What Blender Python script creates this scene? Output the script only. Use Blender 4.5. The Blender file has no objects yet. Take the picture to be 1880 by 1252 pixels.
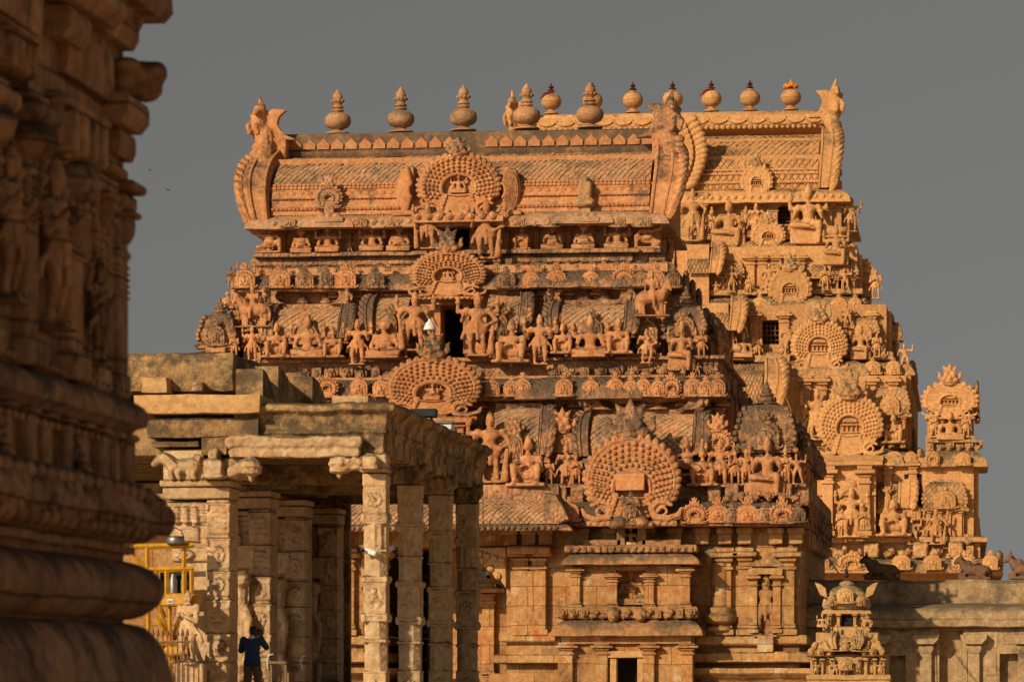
import bpy, bmesh, math, random
from mathutils import Vector, Matrix, noise, Euler
R = random.Random(11)
C = bpy.context.scene.collection
SC = bpy.context.scene
PI = math.pi
rad = math.radians

# ------------------------------------------------------------------ camera, sky, sun
FPX, XC, YH, CAMZ, YAW = 7000.0, 940.0, 1230.0, 1.6, math.atan(840 / 7000)
cam = bpy.data.cameras.new('camera')
co = bpy.data.objects.new('camera', cam); C.objects.link(co)
cam.sensor_width = 36.0; cam.lens = FPX / 1880 * 36
cam.shift_y = (YH - 626) / 1880
cam.clip_start = 0.5; cam.clip_end = 20000
co.location = (0, 0, CAMZ); co.rotation_euler = (PI / 2, 0, YAW)
cam.dof.use_dof = True; cam.dof.focus_distance = 122; cam.dof.aperture_fstop = 5.0
SC.camera = co

SUN_EL, SUN_AZ = rad(26), rad(34)          # azimuth: how far left of straight behind the camera
sdir = Vector((-math.sin(SUN_AZ) * math.cos(SUN_EL), -math.cos(SUN_AZ) * math.cos(SUN_EL), math.sin(SUN_EL)))
w = bpy.data.worlds.new("World"); SC.world = w; w.use_nodes = True
nt = w.node_tree; nt.nodes.clear()
sky = nt.nodes.new('ShaderNodeTexSky'); sky.sky_type = 'NISHITA'; sky.sun_disc = False
sky.sun_elevation = SUN_EL; sky.sun_rotation = PI + SUN_AZ if False else math.atan2(sdir.x, sdir.y)
sky.dust_density = 3; sky.air_density = 1.0; sky.ozone_density = 1.0
hs = nt.nodes.new('ShaderNodeHueSaturation'); hs.inputs['Saturation'].default_value = 0.10
tint = nt.nodes.new('ShaderNodeMix'); tint.data_type = 'RGBA'; tint.blend_type = 'MULTIPLY'; tint.inputs[0].default_value = 1
tint.inputs[7].default_value = (1.0, .988, 0.93, 1)
bg = nt.nodes.new('ShaderNodeBackground'); bg.inputs['Strength'].default_value = 0.0445
wo = nt.nodes.new('ShaderNodeOutputWorld')
L = nt.links.new
tc = nt.nodes.new('ShaderNodeTexCoord'); vm = nt.nodes.new('ShaderNodeVectorMath'); vm.operation = 'ADD'; vm.inputs[1].default_value = (0, 0, .16)
L(tc.outputs['Generated'], vm.inputs[0]); vn = nt.nodes.new('ShaderNodeVectorMath'); vn.operation = 'NORMALIZE'; L(vm.outputs[0], vn.inputs[0]); L(vn.outputs[0], sky.inputs['Vector'])
L(sky.outputs[0], hs.inputs['Color']); L(hs.outputs[0], tint.inputs[6]); L(tint.outputs[2], bg.inputs[0]); L(bg.outputs[0], wo.inputs[0])
sl = bpy.data.lights.new('sun', 'SUN'); sl.energy = 4.25; sl.angle = rad(0.6); sl.color = (1.0, 0.80, 0.54)
so = bpy.data.objects.new('sun', sl); C.objects.link(so)
so.rotation_euler = sdir.to_track_quat('Z', 'Y').to_euler(); so.location = (-60, -60, 60)
SC.view_settings.view_transform = 'Standard'; SC.view_settings.look = 'None'
SC.view_settings.exposure = 0.0; SC.view_settings.gamma = 1.0
SC.cycles.max_bounces = 5; SC.cycles.diffuse_bounces = 3; SC.cycles.glossy_bounces = 2

# ------------------------------------------------------------------ measuring: photo pixel -> point on the plane Y
ca, sa = math.cos(YAW), math.sin(YAW)
def W(px, py, Y):
    u = (px - XC) / FPX
    t = Y / (ca + sa * u)
    return Vector((t * (-sa + ca * u), Y, CAMZ + t * (YH - py) / FPX))
def X(px, Y): return W(px, 0, Y).x
def Z(py, Y, px=850): return W(px, py, Y).z
def S(Y): return Y / FPX                     # metres per pixel

# ------------------------------------------------------------------ materials
def stone(name, c1, c2, c3, stain=(.060, .050, .040), amt=.5, sscale=.55, up=.35, bump=.5, blocks=None, lime=0, red=0, streak=0, grain=14, rough=.92, carve=0):
    m = bpy.data.materials.new(name); m.use_nodes = True
    n = m.node_tree; N = n.nodes; N.clear(); K = n.links.new
    def nd(t, **k):
        o = N.new(t)
        for a, b in k.items(): setattr(o, a, b)
        return o
    def mth(op, a, b=None, c=None, clamp=False):
        o = nd('ShaderNodeMath', operation=op); o.use_clamp = clamp
        for i, q in enumerate((a, b, c)):
            if q is None: continue
            if isinstance(q, (int, float)): o.inputs[i].default_value = q
            else: K(q, o.inputs[i])
        return o.outputs[0]
    def noi(sc, det=6, rg=.6, vec=None, off=0):
        o = nd('ShaderNodeTexNoise'); o.inputs['Scale'].default_value = sc
        o.inputs['Detail'].default_value = det; o.inputs['Roughness'].default_value = rg
        src = vec or geo.outputs['Position']
        if off:
            v = nd('ShaderNodeVectorMath', operation='ADD'); v.inputs[1].default_value = (off, off * .7, off * 1.3); K(src, v.inputs[0]); src = v.outputs[0]
        K(src, o.inputs['Vector']); return o.outputs['Fac']
    def ramp(fac, lo, hi):
        o = nd('ShaderNodeMapRange'); o.inputs[1].default_value = lo; o.inputs[2].default_value = hi; o.clamp = True
        K(fac, o.inputs[0]); return o.outputs[0]
    def mix(fac, a, b, mode='MIX'):
        o = nd('ShaderNodeMix', data_type='RGBA', blend_type=mode)
        for i, q in ((0, fac), (6, a), (7, b)):
            if isinstance(q, (int, float)): o.inputs[i].default_value = q
            elif isinstance(q, tuple): o.inputs[i].default_value = (*q, 1)
            else: K(q, o.inputs[i])
        return o.outputs[2]
    geo = nd('ShaderNodeNewGeometry')
    oi = nd('ShaderNodeObjectInfo')
    col = mix(ramp(noi(.45, 7, .62), .36, .64), c1, c2)
    col = mix(ramp(noi(1.9, 8, .66, off=31), .44, .74), col, c3)
    # fine speckle of the grain
    sp = ramp(noi(grain * 2.4, 3, .7, off=5), .3, .7)
    col = mix(1.0, col, mix(sp, (.80, .78, .76), (1.15, 1.14, 1.12)), 'MULTIPLY')
    mo = ramp(noi(6.5, 5, .65, off=88), .34, .66)
    col = mix(1.0, col, mix(mo, (.74, .70, .66), (1.12, 1.11, 1.10)), 'MULTIPLY')
    gl_ = mth('MULTIPLY', ramp(noi(1.7, 10, .74, off=143), .55, .68), .45 * amt + .05)
    col = mix(gl_, col, (.235, .185, .125))
    orv = mth('MULTIPLY_ADD', oi.outputs['Random'], .22, .89)
    cmb = nd('ShaderNodeCombineColor'); K(orv, cmb.inputs[0]); K(orv, cmb.inputs[1]); K(orv, cmb.inputs[2])
    col = mix(1.0, col, cmb.outputs[0], 'MULTIPLY')
    pit = mth('MULTIPLY', ramp(noi(grain * 1.1, 4, .6, off=301), .62, .74), .55)
    col = mix(pit, col, (.15, .09, .05))
    if lime:
        col = mix(mth('MULTIPLY', ramp(noi(1.3, 9, .7, off=77), .57, .66), lime), col, (.60, .47, .30))
    if red:
        col = mix(mth('MULTIPLY', ramp(noi(1.0, 8, .65, off=120), .56, .66), red), col, (.34, .09, .035))
    sep = nd('ShaderNodeSeparateXYZ'); K(geo.outputs['Normal'], sep.inputs[0])
    upw = mth('MULTIPLY', mth('MAXIMUM', sep.outputs['Z'], 0), up)
    stn = mth('ADD', noi(sscale, 10, .72, off=200), mth('MULTIPLY', noi(sscale * 5, 6, .7, off=260), .35))
    stn = mth('ADD', stn, mth('MULTIPLY', upw, .45))
    sf = mth('MULTIPLY', ramp(stn, .88 - .3 * amt, 1.06 - .3 * amt), .85)
    if streak:
        vv = nd('ShaderNodeVectorMath', operation='MULTIPLY'); vv.inputs[1].default_value = (3.2, 3.2, .22); K(geo.outputs['Position'], vv.inputs[0])
        st2 = ramp(noi(1.0, 6, .65, vec=vv.outputs[0], off=40), .52, .72)
        sf = mth('MAXIMUM', sf, mth('MULTIPLY', st2, streak))
    col = mix(sf, col, stain)
    hgt = mth('ADD', mth('MULTIPLY', noi(grain, 7, .68, off=9), .5), mth('MULTIPLY', noi(grain * .28, 5, .6, off=55), 1.0))
    if carve:
        vo = nd('ShaderNodeTexVoronoi'); vo.feature = 'SMOOTH_F1'; vo.inputs['Scale'].default_value = carve; vo.inputs['Smoothness'].default_value = .3
        K(geo.outputs['Position'], vo.inputs['Vector'])
        hgt = mth('ADD', hgt, mth('MULTIPLY', vo.outputs['Distance'], -1.3))
    if blocks:
        sp2 = nd('ShaderNodeSeparateXYZ'); K(geo.outputs['Position'], sp2.inputs[0])
        cb = nd('ShaderNodeCombineXYZ'); K(mth('ADD', sp2.outputs['X'], sp2.outputs['Y']), cb.inputs[0])
        K(mth('ADD', sp2.outputs['Z'], mth('MULTIPLY', noi(.7, 3, .5), .12)), cb.inputs[1])
        br = nd('ShaderNodeTexBrick'); br.inputs['Scale'].default_value = 1; br.inputs['Brick Width'].default_value = blocks[0]
        br.inputs['Row Height'].default_value = blocks[1]; br.inputs['Mortar Size'].default_value = .012; br.inputs['Mortar Smooth'].default_value = .6
        br.inputs['Color1'].default_value = (.8, .8, .8, 1); br.inputs['Color2'].default_value = (1.12, 1.1, 1.06, 1); br.inputs['Mortar'].default_value = (.5, .46, .42, 1)
        K(cb.outputs[0], br.inputs['Vector'])
        col = mix(.8, col, br.outputs['Color'], 'MULTIPLY')
        hgt = mth('SUBTRACT', hgt, mth('MULTIPLY', br.outputs['Fac'], .9))
    bp = nd('ShaderNodeBump'); bp.inputs['Strength'].default_value = bump; bp.inputs['Distance'].default_value = .06
    K(hgt, bp.inputs['Height'])
    bs = nd('ShaderNodeBsdfPrincipled'); bs.inputs['Roughness'].default_value = rough
    bs.inputs['Specular IOR Level'].default_value = .15
    K(col, bs.inputs['Base Color']); K(bp.outputs[0], bs.inputs['Normal'])
    ou = nd('ShaderNodeOutputMaterial'); K(bs.outputs[0], ou.inputs[0])
    return m
def plain(name, c, rough=.5, metal=0, var=.25, scale=9, rust=None):
    m = bpy.data.materials.new(name); m.use_nodes = True
    n = m.node_tree; N = n.nodes; K = n.links.new
    bs = N['Principled BSDF']; bs.inputs['Roughness'].default_value = rough; bs.inputs['Metallic'].default_value = metal
    g = N.new('ShaderNodeNewGeometry'); no = N.new('ShaderNodeTexNoise'); no.inputs['Scale'].default_value = scale; no.inputs['Detail'].default_value = 6
    K(g.outputs['Position'], no.inputs['Vector'])
    mr = N.new('ShaderNodeMapRange'); mr.inputs[1].default_value = .35; mr.inputs[2].default_value = .68; K(no.outputs['Fac'], mr.inputs[0])
    mx = N.new('ShaderNodeMix'); mx.data_type = 'RGBA'; K(mr.outputs[0], mx.inputs[0])
    mx.inputs[6].default_value = (*c, 1); d = rust or tuple(q * (1 - var) for q in c); mx.inputs[7].default_value = (*d, 1)
    K(mx.outputs[2], bs.inputs['Base Color']); return m

M = {}
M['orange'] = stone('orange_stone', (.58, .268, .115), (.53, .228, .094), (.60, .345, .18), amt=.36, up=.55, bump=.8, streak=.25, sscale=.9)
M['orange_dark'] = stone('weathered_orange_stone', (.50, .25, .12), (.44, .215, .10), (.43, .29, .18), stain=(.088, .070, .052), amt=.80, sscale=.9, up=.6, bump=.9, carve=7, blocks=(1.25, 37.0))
M['orange_roof'] = stone('weathered_roof_stone', (.52, .26, .12), (.50, .29, .16), (.47, .32, .20), stain=(.135, .102, .068), amt=.72, sscale=1.2, up=.1, bump=.7, streak=.3)
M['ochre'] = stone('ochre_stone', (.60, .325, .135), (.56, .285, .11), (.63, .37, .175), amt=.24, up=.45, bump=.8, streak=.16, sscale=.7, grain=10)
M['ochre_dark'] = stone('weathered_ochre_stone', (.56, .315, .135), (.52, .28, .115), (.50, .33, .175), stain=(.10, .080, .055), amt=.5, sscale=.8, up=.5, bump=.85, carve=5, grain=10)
M['base'] = stone('granite_base_stone', (.52, .29, .115), (.44, .205, .075), (.54, .37, .18), stain=(.085, .065, .045), amt=.50, up=.5, bump=.8, blocks=(1.5, .62), lime=.75, red=.7, streak=.45, sscale=.9)
M['base_dark'] = stone('weathered_granite_cornice', (.44, .23, .095), (.38, .19, .08), (.40, .26, .13), stain=(.085, .065, .045), amt=.55, up=.5, bump=.7, streak=.3, carve=5)
M['tan'] = stone('pale_tan_granite', (.61, .425, .24), (.54, .35, .185), (.64, .49, .31), stain=(.085, .062, .042), amt=.50, up=.6, bump=.55, sscale=1.2, grain=26, streak=.25, lime=.2)
M['tan_dark'] = stone('stained_tan_granite', (.52, .335, .155), (.44, .26, .11), (.50, .35, .19), stain=(.062, .048, .032), amt=.98, up=.5, bump=.8, sscale=1.3, grain=20, streak=.4)
M['brown'] = stone('brown_red_granite', (.50, .275, .145), (.38, .19, .095), (.60, .38, .225), stain=(.055, .046, .038), amt=.66, up=.5, bump=.9, sscale=1.8, grain=24, streak=.6, blocks=(1.1, .52))
M['wall'] = stone('grey_ochre_plaster', (.48, .33, .18), (.42, .28, .145), (.53, .40, .235), stain=(.11, .085, .058), amt=.78, up=.3, bump=.7, sscale=.7, streak=.5, lime=.55)
M['crest'] = stone('sooty_ridge_stone', (.34, .19, .10), (.26, .15, .085), (.40, .25, .14), stain=(.085, .066, .048), amt=1.1, sscale=1.0, up=.2, bump=.7, streak=.5)
M['pale'] = stone('pale_buff_stone', (.55, .34, .15), (.50, .29, .12), (.56, .38, .19), amt=.25, up=.5, bump=.5, sscale=1.0)
M['bull'] = stone('dark_red_plaster', (.22, .115, .065), (.19, .10, .06), (.20, .13, .085), stain=(.05, .04, .035), amt=.5, up=.4, bump=.6)
M['ground'] = stone('sandy_ground', (.56, .40, .26), (.50, .35, .22), (.58, .44, .30), amt=.1, up=0, bump=.2, grain=6)
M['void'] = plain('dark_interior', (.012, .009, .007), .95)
M['yellow'] = plain('yellow_paint', (.58, .30, .012), .5, rust=(.40, .18, .02))
M['iron'] = plain('dark_iron', (.035, .028, .024), .55, .4)
M['rust'] = plain('rusty_iron', (.20, .085, .05), .7, .2)
M['steel'] = plain('steel', (.26, .25, .24), .45, .8)
M['white'] = plain('white_paint', (.74, .73, .70), .5)
M['black'] = plain('black_plastic', (.012, .013, .015), .4)
M['copper'] = plain('dark_copper', (.16, .045, .03), .4, .6)
M['cloth_red'] = plain('red_cloth', (.25, .02, .02), .9)
M['marigold'] = plain('marigold_garland', (.75, .26, .02), .9)
M['glass'] = plain('dark_glass', (.02, .025, .03), .12)
M['shirt'] = plain('blue_shirt_cloth', (.022, .055, .15), .85, var=.35, scale=14)
M['trouser'] = plain('khaki_cloth', (.16, .10, .055), .9)
M['skin'] = plain('brown_skin', (.22, .105, .055), .55)
M['hair'] = plain('black_hair', (.010, .008, .007), .5)
M['wood'] = plain('worn_wood', (.22, .13, .06), .7)
M['green'] = plain('green_plastic', (.03, .07, .05), .5)

# ------------------------------------------------------------------ mesh builder
def lin(a, b, t): return a + (b - a) * t
class MB:
    def __init__(s): s.v = []; s.f = []; s.marks = []
    def mark(s, name): s.marks.append((len(s.v), len(s.f), name)); return s
    def add(s, v, f, mat=None):
        o = len(s.v)
        s.v += [(mat @ Vector(p)) if mat is not None else Vector(p) for p in v]
        s.f += [tuple(i + o for i in q) for q in f]
        return s
    def merge(s, other, mat=None): return s.add(other.v, other.f, mat)
    def box(s, x0, x1, y0, y1, z0, z1, c=.02, mat=None):
        if x1 < x0: x0, x1 = x1, x0
        if y1 < y0: y0, y1 = y1, y0
        if z1 < z0: z0, z1 = z1, z0
        c = min(c, (x1 - x0) * .3, (y1 - y0) * .3, (z1 - z0) * .3)
        v = []; idx = {}
        for ix, x in enumerate((x0, x1)):
            for iy, y in enumerate((y0, y1)):
                for iz, z in enumerate((z0, z1)):
                    dx, dy, dz = (c if ix == 0 else -c), (c if iy == 0 else -c), (c if iz == 0 else -c)
                    idx[ix, iy, iz] = len(v)
                    v += [(x, y + dy, z + dz), (x + dx, y, z + dz), (x + dx, y + dy, z)]
        f = []
        for a in (0, 1):
            f.append([idx[a, 0, 0], idx[a, 1, 0], idx[a, 1, 1], idx[a, 0, 1]])
            f.append([idx[0, a, 0] + 1, idx[1, a, 0] + 1, idx[1, a, 1] + 1, idx[0, a, 1] + 1])
            f.append([idx[0, 0, a] + 2, idx[1, 0, a] + 2, idx[1, 1, a] + 2, idx[0, 1, a] + 2])
        for a in (0, 1):
            for b in (0, 1):
                f.append([idx[a, b, 0], idx[a, b, 1], idx[a, b, 1] + 1, idx[a, b, 0] + 1])
                f.append([idx[a, 0, b], idx[a, 1, b], idx[a, 1, b] + 2, idx[a, 0, b] + 2])
                f.append([idx[0, a, b] + 1, idx[1, a, b] + 1, idx[1, a, b] + 2, idx[0, a, b] + 2])
        for k in idx.values(): f.append([k, k + 1, k + 2])
        return s.add(v, f, mat)
    def lathe(s, prof, n=16, mat=None):
        v = []; f = []
        for r, z in prof:
            for i in range(n):
                a = 2 * PI * i / n; v.append((r * math.cos(a), r * math.sin(a), z))
        m = len(prof)
        for j in range(m - 1):
            for i in range(n):
                k = (i + 1) % n; f.append((j * n + i, j * n + k, (j + 1) * n + k, (j + 1) * n + i))
        f.append(tuple(range(n))[::-1]); f.append(tuple((m - 1) * n + i for i in range(n)))
        return s.add(v, f, mat)
    def ell(s, c, r, n=8, m=5, mat=None):
        if isinstance(r, (int, float)): r = (r, r, r)
        v = [(0, 0, -1)]; f = []
        for j in range(1, m):
            b = -PI / 2 + PI * j / m
            for i in range(n):
                a = 2 * PI * i / n; v.append((math.cos(a) * math.cos(b), math.sin(a) * math.cos(b), math.sin(b)))
        v.append((0, 0, 1)); top = len(v) - 1
        for i in range(n):
            k = (i + 1) % n
            f.append((0, 1 + k, 1 + i)); f.append((top, 1 + (m - 2) * n + i, 1 + (m - 2) * n + k))
            for j in range(m - 2):
                f.append((1 + j * n + i, 1 + j * n + k, 1 + (j + 1) * n + k, 1 + (j + 1) * n + i))
        T = Matrix.Translation(c) @ (mat or Matrix()) @ Matrix.Diagonal((*r, 1))
        return s.add(v, f, T)
    def cap(s, p, q, r0, r1=None, n=8):
        if r1 is None: r1 = r0
        p, q = Vector(p), Vector(q); d = q - p; l = d.length
        if l < 1e-6: return s
        T = Matrix.Translation(p) @ d.to_track_quat('Z', 'Y').to_matrix().to_4x4()
        pr = [(r0 * .35, -r0 * .85), (r0 * .8, -r0 * .5), (r0, 0), (r1, l), (r1 * .8, l + r1 * .5), (r1 * .35, l + r1 * .85)]
        return s.lathe(pr, n, T)
    def chain(s, pts, rs, n=8):
        for i in range(len(pts) - 1): s.cap(pts[i], pts[i + 1], rs[i], rs[i + 1], n)
        return s
    def prism(s, poly, y0, y1, mat=None, c=0):
        n = len(poly); v = []; f = []
        cx = sum(p[0] for p in poly) / n; cz = sum(p[1] for p in poly) / n
        rings = [(y1, 1)] + ([(y0 + c, 1), (y0, 1)] if c else [(y0, 1)])
        for k, (y, _) in enumerate(rings):
            for (x, z) in poly:
                if c and k == 2:
                    dx, dz = cx - x, cz - z; l = math.hypot(dx, dz) or 1
                    x += dx / l * c; z += dz / l * c
                v.append((x, y, z))
        for k in range(len(rings) - 1):
            for i in range(n):
                j = (i + 1) % n; f.append((k * n + i, k * n + j, (k + 1) * n + j, (k + 1) * n + i))
        f.append(tuple(range(n))); f.append(tuple((len(rings) - 1) * n + i for i in range(n)))
        return s.add(v, f, mat)
    def sweep(s, path, prof, step=.5, jit=.012, closed=False):
        P = [Vector(p) for p in path]
        pts = []; n = len(P)
        segs = n if closed else n - 1
        nor = []
        for i in range(segs):
            d = (P[(i + 1) % n] - P[i]).normalized(); nor.append(Vector((d.y, -d.x)))
        for i in range(segs):
            a, b = P[i], P[(i + 1) % n]
            if closed or i > 0:
                m1, m2 = nor[i - 1], nor[i]; o = (m1 + m2) / max(.2, 1 + m1.dot(m2))
            else: o = nor[i]
            pts.append((a, o))
            k = max(1, int((b - a).length / step))
            for q in range(1, k): pts.append((a.lerp(b, q / k), nor[i]))
        if not closed: pts.append((P[-1], nor[-1]))
        m = len(prof); v = []; f = []
        for (p, o) in pts:
            ja, jb = R.uniform(-jit, jit), R.uniform(-jit, jit)
            for (ou, z) in prof: v.append((p.x + o.x * (ou + ja), p.y + o.y * (ou + ja), z + jb))
        N = len(pts)
        for i in range(N if closed else N - 1):
            for j in range(m - 1):
                a = i * m + j; b = ((i + 1) % N) * m + j
                f.append((a, b, b + 1, a + 1))
        if not closed:
            f.append(tuple(range(m))); f.append(tuple((N - 1) * m + j for j in range(m)))
        return s.add(v, f)
    def lattice(s, fn, nu, nv, h):
        def put(u, v, hh):
            p, q = fn(min(1, max(0, u)), min(1, max(0, v))); return p + q * (hh + .05 * noise.noise(p * .9) + .018 * noise.noise(p * 3.1))
        for j in range(-1, nv + 1):
            for i in range(-1, nu + 1):
                cu = (i + (.5 if j % 2 else 0) + .5) / nu; cv = (j + .5) / nv * 1.0
                du, dv = .5 / nu, 1.0 / nv
                if cu < -du * .9 or cu > 1 + du * .9 or cv < -dv * .5 or cv > 1 + dv * .5: continue
                v = []
                for (a, b) in ((-1, 0), (0, -1), (1, 0), (0, 1)): v.append(put(cu + a * du, cv + b * dv, -.2 * h))
                hj = h * (R.uniform(.55, 1.25) if R.random() > .06 else -.1)
                for (a, b) in ((-.8, 0), (0, -.8), (.8, 0), (0, .8)): v.append(put(cu + a * du, cv + b * dv, hj))
                s.add(v, [(0, 1, 5, 4), (1, 2, 6, 5), (2, 3, 7, 6), (3, 0, 4, 7), (4, 5, 6, 7)])
        return s
    def mesh(s, name, ang=38, rough=0, org=None):
        me = bpy.data.meshes.new(name)
        if org is None: org = Vector((0, 0, 0))
        vv = [p - org for p in s.v]
        me.from_pydata([tuple(p) for p in vv], [], s.f)
        bm = bmesh.new(); bm.from_mesh(me)
        bmesh.ops.recalc_face_normals(bm, faces=bm.faces); bm.to_mesh(me); bm.free()
        me.shade_smooth(); me.set_sharp_from_angle(angle=rad(ang))
        return me
    def worn(s, name, mat, parent=None, vox=.03, ero=.03, fr=4, smooth=1):
        lo = Vector((min(p.x for p in s.v), min(p.y for p in s.v), min(p.z for p in s.v))); hi = Vector((max(p.x for p in s.v), max(p.y for p in s.v), max(p.z for p in s.v)))
        org = Vector(((lo.x + hi.x) / 2, (lo.y + hi.y) / 2, lo.z)); q = MB(); q.v = [p - org for p in s.v]; q.f = s.f
        me = fuse(q, name, vox, smooth, ero=ero, fr=fr, seed=R.uniform(0, 9)); return inst(me, name, mat, parent, org, 1)
    def build(s, name, mat, parent=None, ang=38):
        if s.marks:
            cuts = [(0, 0, name)] + s.marks + [(len(s.v), len(s.f), None)]; pieces = {}
            for i in range(len(cuts) - 1):
                (v0, f0, nm), (v1, f1, _) = cuts[i], cuts[i + 1]
                if v1 == v0: continue
                key = name if i == 0 else (nm, i)
                q = pieces.setdefault(key, MB()); off = len(q.v) - v0
                q.v += s.v[v0:v1]; q.f += [tuple(k + off for k in f) for f in s.f[f0:f1]]
            out = None
            for key, q in pieces.items():
                o = q.build(key if isinstance(key, str) else key[0], mat, parent, ang); out = out or o
            return out
        if not s.v: return None
        lo = Vector((min(p.x for p in s.v), min(p.y for p in s.v), min(p.z for p in s.v)))
        hi = Vector((max(p.x for p in s.v), max(p.y for p in s.v), max(p.z for p in s.v)))
        org = Vector(((lo.x + hi.x) / 2, (lo.y + hi.y) / 2, lo.z))
        me = s.mesh(name, ang, org=org)
        me.materials.append(M[mat] if isinstance(mat, str) else mat)
        o = bpy.data.objects.new(name, me); o.location = org
        C.objects.link(o); par(o, parent); return o
def wm(o):
    if o.parent: return wm(o.parent) @ o.matrix_parent_inverse @ Matrix.LocRotScale(o.location, o.rotation_euler, o.scale)
    return Matrix.LocRotScale(o.location, o.rotation_euler, o.scale)
def par(o, p):
    if p is None: return
    o.parent = p; o.matrix_parent_inverse = wm(p).inverted()
def tag(o, label=None, cat=None, group=None, kind=None):
    for k, q in (('label', label), ('category', cat), ('group', group), ('kind', kind)):
        if q: o[k] = q
    return o
def thing(name, loc, label, cat, group=None):
    o = bpy.data.objects.new(name, None); o.empty_display_size = .3; o.location = loc; C.objects.link(o)
    return tag(o, label, cat, group)
def inst(me, name, mat, parent, loc, sc, rz=0):
    o = bpy.data.objects.new(name, me); C.objects.link(o)
    o.location = loc; o.scale = sc if isinstance(sc, (tuple, Vector)) else (sc, sc, sc); o.rotation_euler = (0, 0, rz)
    if not me.materials: me.materials.append(None)
    o.material_slots[0].link = 'OBJECT'; o.material_slots[0].material = M[mat]
    par(o, parent); return o
def erode(me, amp, fr, seed=0):
    o = Vector((seed * 7.3, seed * 3.1, seed))
    for v, n in zip(me.vertices, [q.vector.copy() for q in me.vertex_normals]):
        p = v.co * fr + o; k = noise.noise(p) + .6 * noise.noise(p * 2.7) + .35 * noise.noise(p * 6.1)
        v.co += n * (amp * (k - .25))
def fuse(mb, name, vox, smooth=2, ang=60, ero=0, fr=5, seed=0):
    me = mb.mesh('tmp'); o = bpy.data.objects.new('tmp', me); C.objects.link(o)
    md = o.modifiers.new('r', 'REMESH'); md.mode = 'VOXEL'; md.voxel_size = vox
    if smooth:
        sm = o.modifiers.new('s', 'SMOOTH'); sm.factor = .5; sm.iterations = smooth
    dg = bpy.context.evaluated_depsgraph_get()
    out = bpy.data.meshes.new_from_object(o.evaluated_get(dg)); out.name = name
    bpy.data.objects.remove(o); bpy.data.meshes.remove(me)
    if ero: erode(out, ero, fr, seed)
    out.shade_smooth(); return out
# ------------------------------------------------------------------ carved figures (front is -Y, height 1, fused to one skin)
def head(mb, c, r=.058, crown='tall', halo=False, tilt=0):
    x, y, z = c
    mb.ell((x, y, z), (r * .92, r, r * 1.2), 10, 7)
    mb.ell((x, y - r * .95, z - r * .05), (r * .18, r * .3, r * .35), 6, 4)
    for s in (-1, 1):
        mb.ell((x + s * r * .95, y + r * .1, z - r * .3), (r * .25, r * .35, r * .75), 6, 4)
        mb.ell((x + s * r * .4, y - r * .8, z + r * .15), (r * .22, r * .2, r * .14), 6, 4)
    mb.ell((x, y - r * .85, z - r * .6), (r * .35, r * .2, r * .13), 6, 4)
    if crown == 'tall':
        mb.lathe([(r * 1.1, 0), (r * 1.15, r * .4), (r * .95, r * .5), (r * 1.0, r * 1.2), (r * .75, r * 1.3), (r * .72, r * 2.0), (r * .4, r * 2.4), (r * .1, r * 2.9)], 10, Matrix.Translation((x, y, z + r * .5)))
    elif crown == 'hair':
        mb.ell((x, y + r * .25, z + r * .35), (r * 1.75, r * .9, r * 1.35), 12, 6)
        mb.ell((x, y - r * .2, z + r * 1.2), (r * .5, r * .5, r * .5), 8, 5)
    elif crown == 'bun':
        mb.ell((x, y + r * .2, z + r * .9), (r * .95, r * .9, r * .75), 8, 5); mb.ell((x, y + r * .2, z + r * 1.7), (r * .5, r * .5, r * .5), 8, 5)
    if halo:
        mb.add(*disc(.16, .03), Matrix.Translation((x, y + r * .9, z + r * .6)))
def disc(r, t, n=18):
    v = []; f = []
    for y in (-t / 2, t / 2):
        for i in range(n):
            a = 2 * PI * i / n; v.append((r * math.cos(a), y, r * math.sin(a)))
    for i in range(n):
        j = (i + 1) % n; f.append((i, j, n + j, n + i))
    f += [tuple(range(n)), tuple(n + i for i in range(n))]
    return v, f
def arms(mb, sy, sz, four, pose, sw=.155):
    for s in (-1, 1):
        sh = (s * sw, sy, sz)
        if pose == 'club' and s == 1: el, ha = (s * .26, sy - .03, sz - .12), (s * .22, sy - .14, sz - .25)
        elif pose == 'hip' and s == 1: el, ha = (s * .27, sy + .0, sz - .17), (s * .13, sy - .06, sz - .25)
        elif pose == 'fold': el, ha = (s * .2, sy - .04, sz - .19), (s * .04, sy - .15, sz - .10)
        elif pose == 'lap': el, ha = (s * .235, sy - .0, sz - .2), (s * .09, sy - .15, sz - .29)
        elif pose == 'raise' and s == 1: el, ha = (s * .29, sy - .03, sz - .03), (s * .31, sy - .05, sz + .18)
        elif pose == 'down': el, ha = (s * .215, sy + .01, sz - .2), (s * .20, sy - .05, sz - .38)
        else: el, ha = (s * .225, sy - .02, sz - .18), (s * .2, sy - .13, sz - .08)
        mb.ell(sh, .058, 8, 5)
        mb.chain([sh, el, ha], [.047, .038, .028]); mb.ell(ha, (.034, .03, .045), 8, 5)
        if four:
            e2, h2 = (s * .29, sy + .03, sz - .03), (s * .285, sy, sz + .13)
            mb.chain([(s * sw, sy + .03, sz), e2, h2], [.042, .034, .028]); mb.ell(h2, .048, 8, 5)
            mb.ell((s * .285, sy, sz + .20), (.03, .03, .055), 8, 5)
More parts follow.
